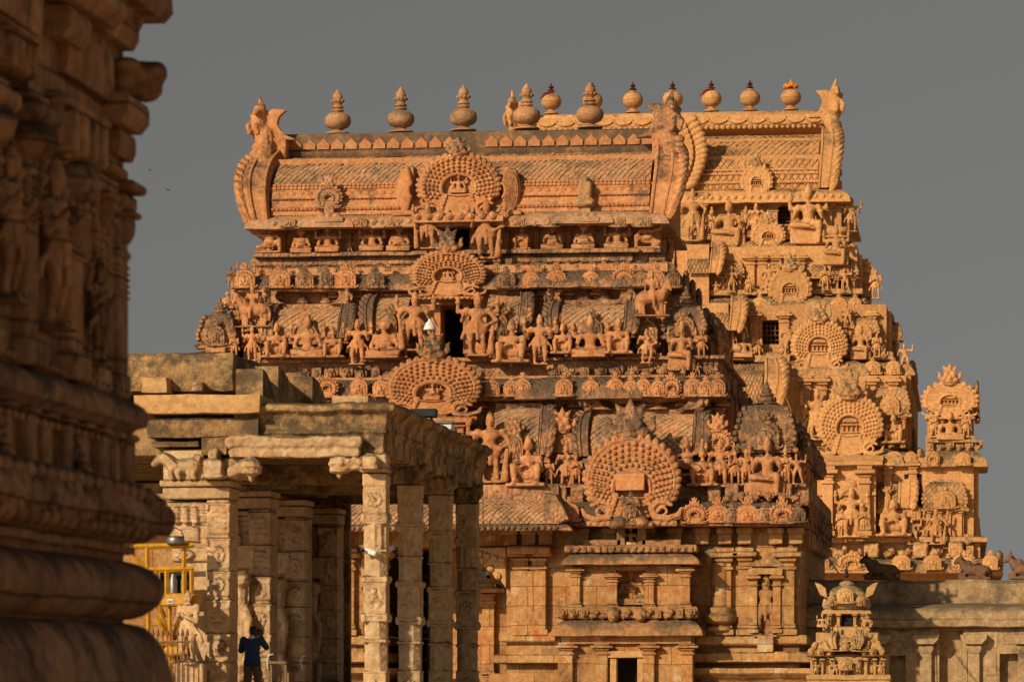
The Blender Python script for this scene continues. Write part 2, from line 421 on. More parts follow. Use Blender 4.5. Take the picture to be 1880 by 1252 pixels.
def torso(mb, y, zp, zc, belly=.0, bust=False, sway=0):
    mb.ell((sway, y, zp), (.125, .09, .075), 12, 6)
    mb.cap((sway, y, zp + .02), (0, y, zc - .03), .078, .092, 10)
    mb.ell((0, y, zc), (.148, .09, .085), 12, 6)
    if belly: mb.ell((0, y - .05, lin(zp, zc, .45)), (.12 + belly, .09 + belly, .12), 12, 6)
    if bust:
        for s in (-1, 1): mb.ell((s * .058, y - .085, zc + .005), .05, 8, 5)
    mb.ell((0, y - .015, zc + .055), (.11, .085, .03), 12, 5)            # collar
    mb.cap((0, y, zc + .05), (0, y - .01, zc + .12), .045, .042)
    mb.ell((sway, y, zp + .055), (.118, .10, .022), 12, 5)               # belt
def stand(four=False, pose='bless', bust=False, skirt=True, club=False, crown='tall', halo=False, sway=0, lean=0):
    mb = MB(); zc = .70
    for s in (-1, 1):
        kx = s * .098 + (sway * .8 if s > 0 else sway * .3)
        mb.chain([(s * .072 + sway, 0, .47), (kx, -.035, .26), (s * .10 + (lean if s > 0 else 0), .0, .04)], [.076, .047, .033])
        mb.ell((s * .08 + (lean if s > 0 else 0), -.045, .025), (.038, .075, .025), 8, 5)
    torso(mb, 0, .50, zc, bust=bust, sway=sway)
    if skirt:
        mb.lathe([(.125, .36), (.14, .39), (.13, .46), (.12, .54)], 14, Matrix.Diagonal((1.05, .75, 1, 1)))
        mb.cap((0, -.10, .50), (0, -.085, .25), .024, .03)
        for s in (-1, 1): mb.chain([(s * .12, -.02, .5), (s * .2, .02, .38), (s * .225, .03, .28)], [.02, .026, .03])
    arms(mb, 0, zc + .04, four, pose)
    head(mb, (0, -.02, .87), .056, crown, halo)
    if club:
        mb.chain([(.22, -.15, .47), (.2, -.15, .25), (.19, -.15, .02)], [.03, .042, .06])
    mb.box(-.17, .17, -.12, .1, -.03, .012)
    return mb
def seat(four=False, pose='lap', belly=0, crown='tall', halo=False, leg='cross', bust=False, trunk=False):
    mb = MB(); zp, zc = .15, .42
    for s in (-1, 1):
        hip = (s * .10, 0, .13)
        if leg == 'cross' or (leg == 'half' and s < 0):
            kn, ft = (s * .31, -.17, .10), (-s * .02, -.26, .07)
            mb.chain([hip, kn, ft], [.098, .075, .048]); mb.ell(ft, (.07, .05, .04), 8, 5)
        elif leg == 'half':
            kn, ft = (s * .20, -.25, .13), (s * .19, -.24, -.22)
            mb.chain([hip, kn, ft], [.098, .075, .05]); mb.ell((ft[0], ft[1] - .05, ft[2] - .03), (.045, .08, .035), 8, 5)
        elif leg == 'up':
            kn, ft = (s * .22, -.22, .33), (s * .2, -.24, .04)
            mb.chain([hip, kn, ft], [.095, .072, .048]); mb.ell((ft[0], ft[1] - .05, .03), (.045, .08, .035), 8, 5)
    mb2 = MB(); torso(mb2, 0, .14, .44, belly=belly, bust=bust)
    mb.merge(mb2, Matrix.Diagonal((1.28, 1.25, 1.0, 1)))
    mb3 = MB(); arms(mb3, 0, .37, four, pose); mb.merge(mb3, Matrix.Translation((0, 0, .02)) @ Matrix.Diagonal((1.25, 1.3, 1.2, 1)))
    if trunk:
        mb.ell((0, -.03, .68), (.115, .12, .13), 10, 7)
        for s in (-1, 1): mb.ell((s * .17, .02, .66), (.09, .03, .11), 10, 5)
        mb.chain([(0, -.13, .66), (.0, -.2, .52), (.03, -.22, .38), (.10, -.22, .32)], [.06, .05, .04, .03])
        mb.lathe([(.1, 0), (.11, .04), (.08, .1), (.04, .16), (.01, .22)], 10, Matrix.Translation((0, -.02, .78)))
    else: head(mb, (0, -.03, .69), .082 if crown != 'tall' else .075, crown, halo)
    if leg != 'half': mb.box(-.36, .36, -.30, .14, -.04, .03)
    else: mb.box(-.36, .36, -.16, .14, -.28, .03)
    return mb
def crouch():
    mb = MB()                                                            # big guardian half kneeling, one arm up holding the eave
    mb.chain([(-.08, 0, .22), (-.28, -.14, .34), (-.30, -.1, .05)], [.1, .078, .05]); mb.ell((-.3, -.17, .035), (.05, .09, .035), 8, 5)
    mb.chain([(.08, 0, .22), (.30, -.1, .16), (.12, -.02, .06)], [.1, .078, .05])
    t = MB(); torso(t, 0, .2, .47, belly=.02); mb.merge(t, Matrix.Diagonal((1.15, 1.2, 1, 1)))
    mb.chain([(-.18, 0, .52), (-.3, -.06, .38), (-.27, -.17, .36)], [.058, .046, .035])
    mb.chain([(.18, 0, .52), (.33, .0, .55), (.36, -.02, .80)], [.058, .046, .038]); mb.ell((.36, -.02, .83), .045, 8, 5)
    head(mb, (-.02, -.03, .70), .072, 'tall'); mb.box(-.36, .36, -.22, .12, -.03, .04); return mb
def rider():
    mb = MB()                                                            # figure in front of a standing horse seen from its side
    mb.cap((-.22, 0, .42), (.24, 0, .40), .15, .155, 12)
    for x in (-.24, -.16, .2, .29): mb.chain([(x, 0 if x in (-.24, .29) else -.07, .38), (x + .02, -.02, .2), (x, -.03, .02)], [.075, .05, .04])
    mb.chain([(-.26, -.02, .48), (-.36, -.06, .66), (-.40, -.08, .74)], [.11, .085, .07]); mb.cap((-.38, -.09, .74), (-.46, -.13, .56), .07, .045)
    mb.chain([(.36, 0, .45), (.42, 0, .3), (.4, 0, .12)], [.04, .035, .02])
    mb.chain([(-.02, -.1, .5), (-.05, -.18, .36), (-.05, -.17, .2)], [.06, .05, .035])
    t = MB(); torso(t, 0, .5, .68); mb.merge(t, Matrix.Translation((0, -.06, .02)) @ Matrix.Diagonal((.75, .8, 1, 1)))
    a = MB(); arms(a, 0, .74, False, 'bless'); mb.merge(a, Matrix.Translation((0, -.06, .03)) @ Matrix.Diagonal((.75, 1, 1, 1)))
    head(mb, (0, -.09, .86), .05, 'tall'); mb.box(-.45, .45, -.15, .12, -.02, .02); return mb
def bull():
    mb = MB()                                                            # recumbent bull looking to -X
    mb.cap((-.18, 0, .28), (.34, 0, .24), .21, .20, 14); mb.ell((-.2, 0, .48), (.14, .1, .12), 10, 6)
    mb.chain([(-.3, 0, .36), (-.42, -.02, .56), (-.46, -.03, .62)], [.17, .12, .10]); mb.cap((-.46, -.03, .63), (-.62, -.05, .52), .105, .07)
    for s in (-1, 1):
        mb.chain([(-.44, s * .08 - .03, .71), (-.46, s * .13 - .03, .80), (-.44, s * .1 - .03, .87)], [.035, .025, .014]); mb.ell((-.40, s * .15 - .03, .66), (.04, .07, .035), 8, 5)
        mb.chain([(-.3, s * .16, .16), (-.48, s * .17, .1), (-.3, s * .2, .05)], [.075, .055, .04])
        mb.chain([(.32, s * .17, .2), (.15, s * .23, .12), (.35, s * .24, .05)], [.11, .08, .045])
    mb.chain([(.52, 0, .3), (.56, .06, .16), (.48, .14, .06)], [.03, .025, .03])
    mb.box(-.5, .55, -.27, .27, -.03, .05); return mb
def lionface():
    mb = MB()                                                            # bulging-eyed crest face, width 1, base 0
    mb.ell((0, 0, .30), (.36, .26, .28), 14, 8)
    for s in (-1, 1):
        mb.ell((s * .16, -.22, .40), (.135, .12, .16), 10, 7); mb.ell((s * .17, -.14, .58), (.16, .13, .07), 10, 5)
        mb.ell((s * .26, -.17, .20), (.14, .13, .13), 10, 6)
        mb.chain([(s * .34, 0, .2), (s * .48, -.03, .34), (s * .46, -.02, .52), (s * .54, 0, .62)], [.10, .09, .07, .025])
        mb.chain([(s * .12, -.02, .55), (s * .22, -.02, .78), (s * .32, .02, .92)], [.11, .10, .03])
        mb.cap((s * .15, -.24, .10), (s * .16, -.25, .0), .04, .012, 6)
    mb.chain([(0, -.24, .42), (0, -.33, .27)], [.06, .085]); mb.ell((0, -.3, .2), (.13, .07, .06), 10, 5)
    mb.chain([(-.28, -.16, .10), (0, -.27, .12), (.28, -.16, .10)], [.06, .065, .06])
    mb.chain([(-.25, -.1, -.01), (0, -.2, -.04), (.25, -.1, -.01)], [.05, .055, .05])
    mb.chain([(0, -.04, .5), (0, -.08, .82), (0, -.02, 1.06)], [.12, .12, .03]); return mb
def horn():
    mb = MB()                                                            # rearing lion with a hooked fin, fin to +X, height 1
    mb.prism([(-.22, 0), (.62, -.02), (.42, .06), (.28, .18), (.20, .36), (.24, .52), (.40, .66), (.12, .70), (-.05, .62), (-.2, .3)], -.09, .09, c=.03)
    mb.chain([(-.12, -.04, .05), (-.2, -.08, .3), (-.16, -.1, .52)], [.16, .17, .14]); mb.ell((-.14, -.12, .66), (.13, .17, .13), 10, 7)
    mb.chain([(-.16, -.22, .64), (-.2, -.34, .56)], [.09, .06]); mb.chain([(-.12, -.05, .74), (-.16, -.02, .95)], [.085, .03])
    for s in (-1, 1): mb.chain([(-.22 + s * .07, -.12, .40), (-.28 + s * .08, -.26, .30), (-.25 + s * .08, -.24, .12)], [.06, .05, .05])
    for k in range(4): mb.ell((-.27, -.06, .15 + .13 * k), (.09, .09, .07), 8, 5)
    return mb
V = .017
PF = {}
def proto(k, mb, vox=V, smooth=1): PF[k] = fuse(mb, k, vox, smooth, ero=.007, fr=8, seed=len(PF))
proto('guard', stand(True, 'club', club=True, lean=.05, sway=.02))
proto('guard_hip', stand(True, 'hip', club=True, sway=-.03))
proto('deity', stand(True, 'bless', halo=False))
proto('deity_plain', stand(False, 'down', skirt=True))
proto('attend', stand(False, 'fold', crown='bun'))
proto('goddess', stand(False, 'hip', bust=True, sway=.045, lean=-.03, crown='bun'))
proto('dancer', stand(False, 'raise', sway=.05, lean=.12, crown='bun', skirt=False))
proto('sit4', seat(True, 'lap'), .026)
proto('sit4halo', seat(True, 'bless', halo=True), .026)
proto('sithair', seat(False, 'lap', belly=.03, crown='hair'), .026)
proto('sithalf', seat(True, 'bless', leg='half'), .026)
proto('situp', seat(False, 'fold', leg='up', crown='bun'), .026)
proto('sitbun', seat(False, 'bless', belly=.02, crown='bun', bust=True), .026)
proto('sittrunk', seat(True, 'bless', belly=.05, trunk=True), .026)
proto('crouch', crouch(), .024)
proto('rider', rider(), .024)
proto('bull', bull(), .026)
proto('lion', lionface(), .034)
proto('horn', horn(), .028)

# ------------------------------------------------------------------ horseshoe arches: width 2 (x -1..1), base z 0, back plane y 0
def arch_out(phi, cz, R0=1.0):
    d = (math.cos(phi), math.sin(phi)); b = -(1 - cz) * d[1]
    c = (1 - cz) ** 2 - R0 ** 2
    t = -b + math.sqrt(max(0, b * b - c))
    if cz + t * d[1] < 0: t = min(t, -cz / d[1])
    return t
def arch(rows=4, lobes=25, n=60, nr=.36, cz=.88, bead=.048, th=.30, flat=.45, scroll=True, hole=True):
    mb = MB(); P = []
    prof = [(0, -.03), (0, -th * .9), (.10, -th * 1.05), (.16, -th * .8), (.86, -th * .85), (.93, -th), (1.0, -th * .7), (1.0, .08)]
    v = []; f = []
    for i in range(n):
        phi = 2 * PI * i / n; ro = arch_out(phi, cz); d = (math.cos(phi), math.sin(phi))
        ri = nr
        if d[1] < 0: ri = min(nr, -nr * flat / d[1])
        for (s, y) in prof:
            r = lin(ri, ro, s); v.append((r * d[0], y, cz + r * d[1]))
    m = len(prof)
    for i in range(n):
        for j in range(m - 1):
            a, b = i * m + j, ((i + 1) % n) * m + j; f.append((a, b, b + 1, a + 1))
    f.append(tuple(i * m for i in range(n))); f.append(tuple(i * m + m - 1 for i in range(n)))            # niche back, rear face
    mb.add(v, f)
    for k in range(rows):
        s = .24 + .56 * k / max(1, rows - 1) if rows > 1 else .55
        r0 = lin(nr, 1.0, s); cnt = int(PI * 1.25 * r0 / (bead * 2.7)); big = 1 + .12 * (k == rows - 1)
        for q in range(cnt + 1):
            phi = rad(-22) + rad(224) * (q + (.5 if k % 2 else 0)) / cnt; ro = arch_out(phi, cz); r = lin(nr, ro, s)
            p = (r * math.cos(phi), -th * .92, cz + r * math.sin(phi)); bb = bead * big * R.uniform(.88, 1.1)
            mb.ell(p, (bb, bb * 1.7, bb), 7, 5)
            if k == rows - 1:
                if q % 2 == 0: mb.box(p[0] - bb * .8, p[0] + bb * .8, p[1] - bb, p[1], p[2] - bb * .8, p[2] + bb * .8, .01)
    for q in range(lobes):
        phi = rad(-14) + rad(208) * q / (lobes - 1); ro = arch_out(phi, cz) * 1.0
        side = 1 if phi < PI / 2 else -1
        T = Matrix.Rotation(-(phi - PI / 2 + side * rad(-28) * -1), 4, 'Y')
        L_ = PI * 1.1 / lobes
        mb.ell((ro * math.cos(phi), -th * .45, cz + ro * math.sin(phi)), (L_ * .60, th * .5, L_ * .95), 7, 5, T)
        T2 = Matrix.Rotation(-(phi - PI / 2), 4, 'Y')
    if scroll:
        for s in (-1, 1):
            pts = []; rs = []
            for q in range(15):
                a = q / 14 * 2.6 * PI; r = .26 * (1 - q / 17)
                pts.append((s * (.66 + r * math.cos(a + .6)), -th * .95, .27 + r * .85 * math.sin(a + .6))); rs.append(.055 - .002 * q)
            mb.chain(pts, rs, 6)
            mb.chain([(s * .5, -th, .1), (s * .8, -th, .07), (s * 1.02, -th * .9, .16), (s * 1.1, -th * .8, .32)], [.07, .08, .07, .03], 7)
            for q in range(5): mb.ell((s * (.34 + .03 * q), -th * .95, .62 - .11 * q), (.07, .05, .07), 6, 4)
    mb.box(-1.0, 1.0, -th * .95, .0, -.10, .03)
    for q in range(13): mb.ell((-.92 + q * .153, -th * 1.0, -.03), (.05, .04, .045), 6, 4)
    return mb
PF['arch_big'] = fuse(arch(5, 27), 'arch', .014, 0, ero=.010, fr=7, seed=3)
PF['arch_wide'] = fuse(arch(5, 25, nr=.37, cz=.75, th=.34, bead=.047), 'arch', .014, 0, ero=.010, fr=7, seed=3)
PF['arch_round'] = fuse(arch(4, 23, nr=.41, cz=.92, bead=.050), 'arch', .014, 0, ero=.010, fr=7, seed=3)
PF['arch_small'] = fuse(arch(2, 13, n=40, nr=.30, cz=.85, bead=.075, th=.34), 'arch', .03, 0, ero=.022, fr=5, seed=5)
PF['arch_tiny'] = fuse(arch(1, 9, n=28, nr=.34, cz=.8, bead=.09, th=.36, scroll=False), 'arch', .03, 0, ero=.022, fr=5, seed=5)
PF['arch_flame'] = fuse(arch(0, 15, n=44, nr=.36, cz=.86, th=.30), 'arch', .03, 0, ero=.022, fr=5, seed=5)
def panel_arch():
    mb = MB(); n = 14
    def out(r, zc, foot): return [(-r * foot, 0), (-r, .25)] + [(r * math.cos(PI - PI * i / n), zc + r * math.sin(PI - PI * i / n)) for i in range(n + 1)] + [(r, .25), (r * foot, 0)]
    mb.prism(out(.92, 1.02, 1.05), -.30, 0, c=.05); mb.prism(out(.70, .98, 1.0), -.36, -.29, c=.05); mb.prism(out(.42, .86, 1.0), -.43, -.35, c=.04)
    mb.ell((0, -.44, .80), (.16, .12, .26), 8, 6); mb.ell((0, -.46, 1.12), (.11, .1, .12), 8, 5)
    for s in (-1, 1):
        mb.chain([(s * .14, -.45, .9), (s * .3, -.45, .72), (s * .2, -.5, .5)], [.05, .045, .04], 6); mb.ell((s * .24, -.45, .42), (.2, .1, .09), 7, 5)
        for k in range(3): mb.ell((s * (.58 + .1 * k), -.33, .28 + .02 * k), (.12, .08, .14 - .02 * k), 7, 5)
        mb.chain([(s * .8, -.3, .2), (s * 1.04, -.3, .16), (s * 1.12, -.3, .36)], [.09, .08, .05], 6)
    for k in range(9):
        a = PI * (k + .5) / 9; mb.ell((.92 * math.cos(a), -.16, 1.02 + .92 * math.sin(a)), (.10, .13, .10), 6, 4)
    for k in range(11):
        a = PI * (k + .5) / 11; mb.ell((.58 * math.cos(a), -.37, .98 + .58 * math.sin(a)), (.065, .05, .065), 6, 4)
    return mb
PF['arch_panel'] = fuse(panel_arch(), 'arch', .03, 0, ero=.022, fr=5, seed=8)
def small_pavilion():
    mb = MB()                                              # little carved shrine front filling a niche: width 1, height 1
    for x in (-.36, -.13, .13, .36): mb.box(x - .055, x + .055, -.12, 0, .12, .5)
    mb.box(-.5, .5, -.18, 0, 0, .12); mb.box(-.5, .5, -.2, 0, .5, .58)
    mb.sweep([(-.4, 0), (-.4, -.1), (.4, -.1), (.4, 0)], [(0, .58), (.1, .58), (.12, .66), (.02, .74), (0, .74)], jit=0)
    mb.prism([(-.42, .74), (.42, .74), (.36, .92), (.22, 1.0), (-.22, 1.0), (-.36, .92)], -.14, 0)
    return mb
PF['pavilion'] = fuse(small_pavilion(), 'pavilion', .022, 1, ero=.012, fr=6)
def pot(kind):
    if kind == 'bud': pr = [(.38, 0), (.38, .025), (.30, .045), (.17, .075), (.14, .10), (.18, .115), (.32, .155), (.395, .235), (.405, .31), (.37, .39), (.27, .45), (.13, .485), (.17, .50), (.19, .525), (.16, .55), (.12, .56), (.18, .585), (.18, .61), (.13, .63), (.12, .66), (.18, .72), (.20, .75), (.13, .755), (.15, .80), (.15, .84), (.10, .91), (.045, .96), (.01, 1.0)]
    elif kind == 'spire': pr = [(.5, 0), (.5, .08), (.38, .14), (.42, .2), (.40, .3), (.28, .36), (.32, .40), (.30, .46), (.18, .52), (.22, .57), (.20, .64), (.10, .72), (.12, .77), (.07, .88), (.01, 1.0)]
    elif kind == 'squat': pr = [(.42, 0), (.42, .06), (.2, .14), (.18, .2), (.4, .28), (.56, .42), (.56, .52), (.44, .64), (.2, .70), (.24, .76), (.16, .82), (.17, .86), (.1, .93), (.02, 1.0)]
    elif kind == 'round': pr = [(.40, 0), (.40, .03), (.30, .07), (.17, .14), (.17, .19), (.36, .25), (.50, .37), (.535, .475), (.51, .50), (.535, .52), (.52, .62), (.42, .76), (.26, .84), (.16, .86), (.18, .90), (.12, .92), (.02, .94)]
    mb = MB(); mb.lathe(pr, 20)
    if kind == 'bud':
        for k in range(10):
            a = 2 * PI * k / 10; mb.ell((.17 * math.cos(a), .17 * math.sin(a), .735), (.05, .05, .035), 6, 4)
    return mb
for k in ('bud', 'spire', 'squat', 'round'): PF['pot_' + k] = pot(k).mesh('pot')

# ------------------------------------------------------------------ shared architecture
KAP = lambda o, h: [(-.05, 0), (o * .86, -.02 * h), (o, .02 * h), (o * .99, .13 * h), (o * .93, .34 * h), (o * .78, .58 * h), (o * .52, .80 * h), (o * .22, .93 * h), (-.05, h)]
SLAB = lambda o, h: [(-.05, 0), (o * .8, 0), (o, .15 * h), (o, .85 * h), (o * .85, h), (-.05, h)]
ROLL = lambda o, h: [(-.05, 0)] + [(o * (.45 + .55 * math.sin(PI * t / 8)), h * t / 8) for t in range(9)] + [(-.05, h)]
CYMA = lambda o, h: [(-.05, 0), (o * .3, 0), (o * .35, .25 * h), (o * .6, .5 * h), (o * .95, .7 * h), (o, .75 * h), (o, h), (-.05, h)]
def u_path(xl, xr, yf, yb, bays=()):
    p = [(xl, yb), (xl, yf)]
    for (a, b, d) in bays: p += [(a, yf), (a, yf - d), (b, yf - d), (b, yf)]
    return p + [(xr, yf), (xr, yb)]
def disc_row(mb, x0, x1, y, z, r, gap=2.5, th=.5):
    n = max(1, int((x1 - x0) / (r * gap)))
    for i in range(n):
        x = x0 + (i + .5) * (x1 - x0) / n; q = r * R.uniform(.85, 1.1)
        mb.ell((x, y, z), (q, r * th, q), 8, 5); mb.ell((x, y - r * th * .8, z), (q * .45, r * .3, q * .45), 6, 4)
def head_row(mb, x0, x1, y, z, h, gap=1.05):
    n = max(1, int((x1 - x0) / (h * gap)))
    for i in range(n):
        x = x0 + (i + .5) * (x1 - x0) / n; k = R.random(); q = h * R.uniform(.85, 1.1)
        if k < .5:
            mb.ell((x, y, z + .42 * q), (.32 * q, .28 * q, .40 * q), 8, 5); mb.ell((x, y - .26 * q, z + .36 * q), (.12 * q, .14 * q, .16 * q), 6, 4)
            for s in (-1, 1): mb.ell((x + s * .33 * q, y, z + .55 * q), (.14 * q, .12 * q, .28 * q), 6, 4); mb.ell((x + s * .13 * q, y - .24 * q, z + .56 * q), .08 * q, 6, 4)
        elif k < .7: mb.box(x - .3 * q, x + .3 * q, y - .2 * q, y + .2 * q, z, z + .85 * q); mb.ell((x, y - .2 * q, z + .45 * q), (.18 * q, .12 * q, .25 * q), 6, 4)
        else:
            mb.ell((x - .1 * q, y, z + .3 * q), (.42 * q, .24 * q, .28 * q), 8, 5); mb.ell((x + .26 * q, y - .12 * q, z + .62 * q), (.2 * q, .2 * q, .22 * q), 8, 5)
            mb.cap((x - .3 * q, y - .08 * q, z + .1 * q), (x - .28 * q, y - .1 * q, z), .09 * q)
def pilaster(mb, x, w, y, d, z0, z1, cap=True, base=True, mark=True):
    if mark: mb.mark('pilaster')
    h = z1 - z0; hw = w / 2
    mb.box(x - hw * .72, x + hw * .72, y - d, y + .1, z0, z1, .02)
    if base: mb.box(x - hw, x + hw, y - d * 1.35, y + .1, z0, z0 + h * .07); mb.box(x - hw * .85, x + hw * .85, y - d * 1.2, y + .1, z0 + h * .08, z0 + h * .13)
    if cap:
        a = min(h * .26, w * 1.25)
        mb.box(x - hw * .95, x + hw * .95, y - d * 1.3, y + .1, z1 - a * 1.0, z1 - a * .82, .03)
        mb.box(x - hw * .62, x + hw * .62, y - d * .95, y + .1, z1 - a * .82, z1 - a * .72)
        mb.lathe([(hw * .62, 0), (hw * 1.2, a * .12), (hw * 1.28, a * .2), (hw * .8, a * .28)], 4, Matrix.Translation((x, y - d * .3, z1 - a * .72)) @ Matrix.Rotation(PI / 4, 4, 'Z'))
        mb.box(x - hw * 1.45, x + hw * 1.45, y - d * 1.8, y + .1, z1 - a * .44, z1 - a * .2, .04)
        mb.box(x - hw * 1.05, x + hw * 1.05, y - d * 1.5, y + .1, z1 - a * .2, z1)
def barrel(xl, xr, y0, z0, dep, h, nu, nv, hh=.04, tmax=88, pw=1.0):
    def fn(u, v):
        t = rad(tmax) * v
        n = Vector((0, -math.cos(t) , math.sin(t) * .8)).normalized()
        return Vector((lin(xl, xr, u), y0 + dep * (1 - math.cos(t)), z0 + h * math.sin(t) ** pw)), n
    mb = MB(); mb.lattice(fn, nu, nv, hh); return mb, fn
def gable(mb, fn, x, w, side, lift, nl, flare, flip=False):
    """end board that follows the barrel's curve: a flat strip, two ropes and an outer row of leaves"""
    N = 26; pts = []
    for i in range(N + 1):
        v = i / N; p, n = fn(0, v); fl = flare * math.sin(min(1, v * 1.15) * PI) ** 1.0
        pts.append((p, n, fl))
    v = []; f = []
    sec = [(0, -.05), (0, lift * .5), (.12, lift), (.62, lift * .9), (.66, lift * 1.1), (1.0, lift * .9), (1.0, -.6)]
    for (p, n, fl) in pts:
        for (s, l) in sec:
            q = p + n * l; v.append((x + side * (w * s + fl * (.3 + .7 * s)), q.y, q.z))
    m = len(sec)
    for i in range(N):
        for j in range(m - 1): a = i * m + j; b = a + m; f.append((a, b, b + 1, a + 1))
    f.append(tuple(range(m))); f.append(tuple(N * m + j for j in range(m)))
    mb.add(v, f)
    for i in range(N * 2):
        vv = (i + .5) / (N * 2); p, n = fn(0, vv); fl = flare * math.sin(min(1, vv * 1.15) * PI)
        for s, r in ((.10, .055), (.60, .06)):
            q = p + n * (lift * 1.05); mb.ell((x + side * (w * s + fl * (.3 + .7 * s)), q.y, q.z), r * w + .012, 6, 4)
    for i in range(nl):
        vv = (i + .3) / nl; p, n = fn(0, vv); fl = flare * math.sin(min(1, vv * 1.15) * PI)
        q = p + n * (lift * .8); p2, _ = fn(0, min(1, vv + .06)); d = (p2 - p).normalized() if (p2 - p).length > 1e-5 else Vector((0, 0, 1))
        L_ = h_len(fn) / nl
        T = (d + Vector((side * .55, 0, 0))).to_track_quat('Z', 'Y').to_matrix().to_4x4()
        mb.ell((x + side * (w * .95 + fl), q.y, q.z), (w * .17 + .02, w * .20 + .02, L_ * .85), 7, 5, T)
def h_len(fn):
    L_ = 0; a = fn(0, 0)[0]
    for i in range(12):
        b = fn(0, (i + 1) / 12)[0]; L_ += (b - a).length; a = b
    return L_
def figs(parent, Y, items, mat, nm='statue'):
    """items: (px, py_base, height px, proto, mirror, width factor, forward)"""
    for it in items:
        px, py, hpx, k = it[:4]; mir = it[4] if len(it) > 4 else False; wf = it[5] if len(it) > 5 else 1.0
        y = Y if len(it) < 7 else Y - it[6]
        h = hpx * S(y); p = W(px, py, y)
        kind = {'sit': 'seated_statue', 'rid': 'horse_rider_statue', 'cro': 'kneeling_statue', 'gua': 'guardian_statue'}.get(k[:3], 'standing_statue')
        if k.startswith('sit'): h *= 1.26
        inst(PF[k], kind, mat, parent, p, ((-1 if mir else 1) * h * wf, h * .95, h), R.uniform(-.12, .12))
def archp(parent, px, py0, py1, wpx, Y, k, mat, fill=None, lion=None, fmat=None, lmat=None, nm='horseshoe_arch'):
    """py0 base, py1 top of the ring; fill niche figure; lion = px height of the crest face"""
    if k in ('arch_small', 'arch_tiny') and nm == 'small_arch' and R.random() < .72: k = 'arch_panel'
    wd = wpx * S(Y) / 2; h = (py0 - py1) * S(Y); p = W(px, py0, Y) + Vector((0, .18 if wpx * S(Y) > 1.6 else 0, 0))
    a = inst(PF[k], nm, mat, parent, p, (wd * (.92 if wd > .8 else 1), max(.42, min(wd, .95)), h / 2.0))
    if fill:
        cz = {'arch_wide': .75, 'arch_round': .92}.get(k, .88); nr = .36
        zz = (cz - nr * .45) * h / 2; fh = nr * 1.38 * h / 2
        if fill == 'pavilion': inst(PF['pavilion'], 'niche_pavilion', fmat or mat, a, p + Vector((0, -.03, zz)), (nr * 1.55 * wd, 1.1, fh * 1.0))
        else: inst(PF[fill], 'niche_figure', fmat or mat, a, p + Vector((0, -.10 * wd, zz + .02)), fh * (1.1 if not fill.startswith('sit') else 1.45))
    if lion:
        lh = lion * S(Y); inst(PF['lion'], 'lion_crest', lmat or mat, a, p + Vector((0, -.12 * wd, h * .985 - .06 * lh)), (lh * 1.05, lh * .9, lh * .95))
    return a
def sala(parent, pxl, pxr, pyt, pye, pyb, Y, mat, pots=(), gl=True, gr=True, potk='squat', dep=1.3, lat=None, body=True, gw=.55, poth=34, lmat=None):
    """oblong miniature shrine with a lattice barrel roof: top of roof, eave, foot of its wall"""
    xl, xr = X(pxl, Y), X(pxr, Y); pm = (pxl + pxr) / 2
    zt, ze, zb = Z(pyt, Y, pm), Z(pye, Y, pm), Z(pyb, Y, pm); h = zt - ze
    nu = max(3, int((xr - xl) / .22)); nv = max(8, int(h * 1.35 / .12))
    b, fn = barrel(xl, xr, Y - .35, ze + .12 * h, dep, h * .80, nu, nv, .032, 84)
    b.build('miniature_roof', lmat or mat, parent, 30)
    m = MB()
    m.sweep(u_path(xl - .08, xr + .08, Y - .15, Y + dep), KAP(.32, h * .16), jit=.01)
    for q in range(1): 
        m.v = [Vector((p.x, p.y, p.z)) for p in m.v]
    T = MB(); T.merge(m, Matrix.Translation((0, 0, ze - .02)))
    disc_row(T, xl, xr, Y - .42, ze + .09 * h, .08)
    T.box(xl, xr, Y - .35 + dep * .80, Y + dep * 1.15, ze + .84 * h, zt + .03)                   # crest
    for i in range(max(2, int((xr - xl) / .34))):
        T.ell((lin(xl, xr, (i + .5) / max(2, int((xr - xl) / .34))), Y - .37 + dep * .80, ze + .90 * h), (.12, .05, .07), 7, 4)
    if gl: gable(T, fn, xl, gw, -1, .16, 8, .12)
    if gr: gable(T, fn, xr, gw, 1, .16, 8, .12)
    if body:
        T.box(xl + .1, xr - .1, Y + .12, Y + dep, zb, ze, .02)
        n = max(2, int((xr - xl) / .85) + 1)
        for i in range(n): pilaster(T, lin(xl + .3, xr - .3, i / (n - 1)), .24, Y + .12, .14, zb, ze, mark=False)
    T.build('miniature_shrine', mat, parent, 35)
    if (pxr - pxl) > 30:
        archp(parent, pm, pye + (pye - pyt) * .02, pye - (pye - pyt) * .52, min((pxr - pxl) * .36, (pye - pyt) * .62), Y - .38, 'arch_panel', mat, lion=(pye - pyt) * .26, nm='small_arch')
    for q in pots:
        inst(PF['pot_' + potk], 'finial_pot', mat, parent, Vector((X(q, Y), Y + dep * .75, zt)), poth * S(Y))
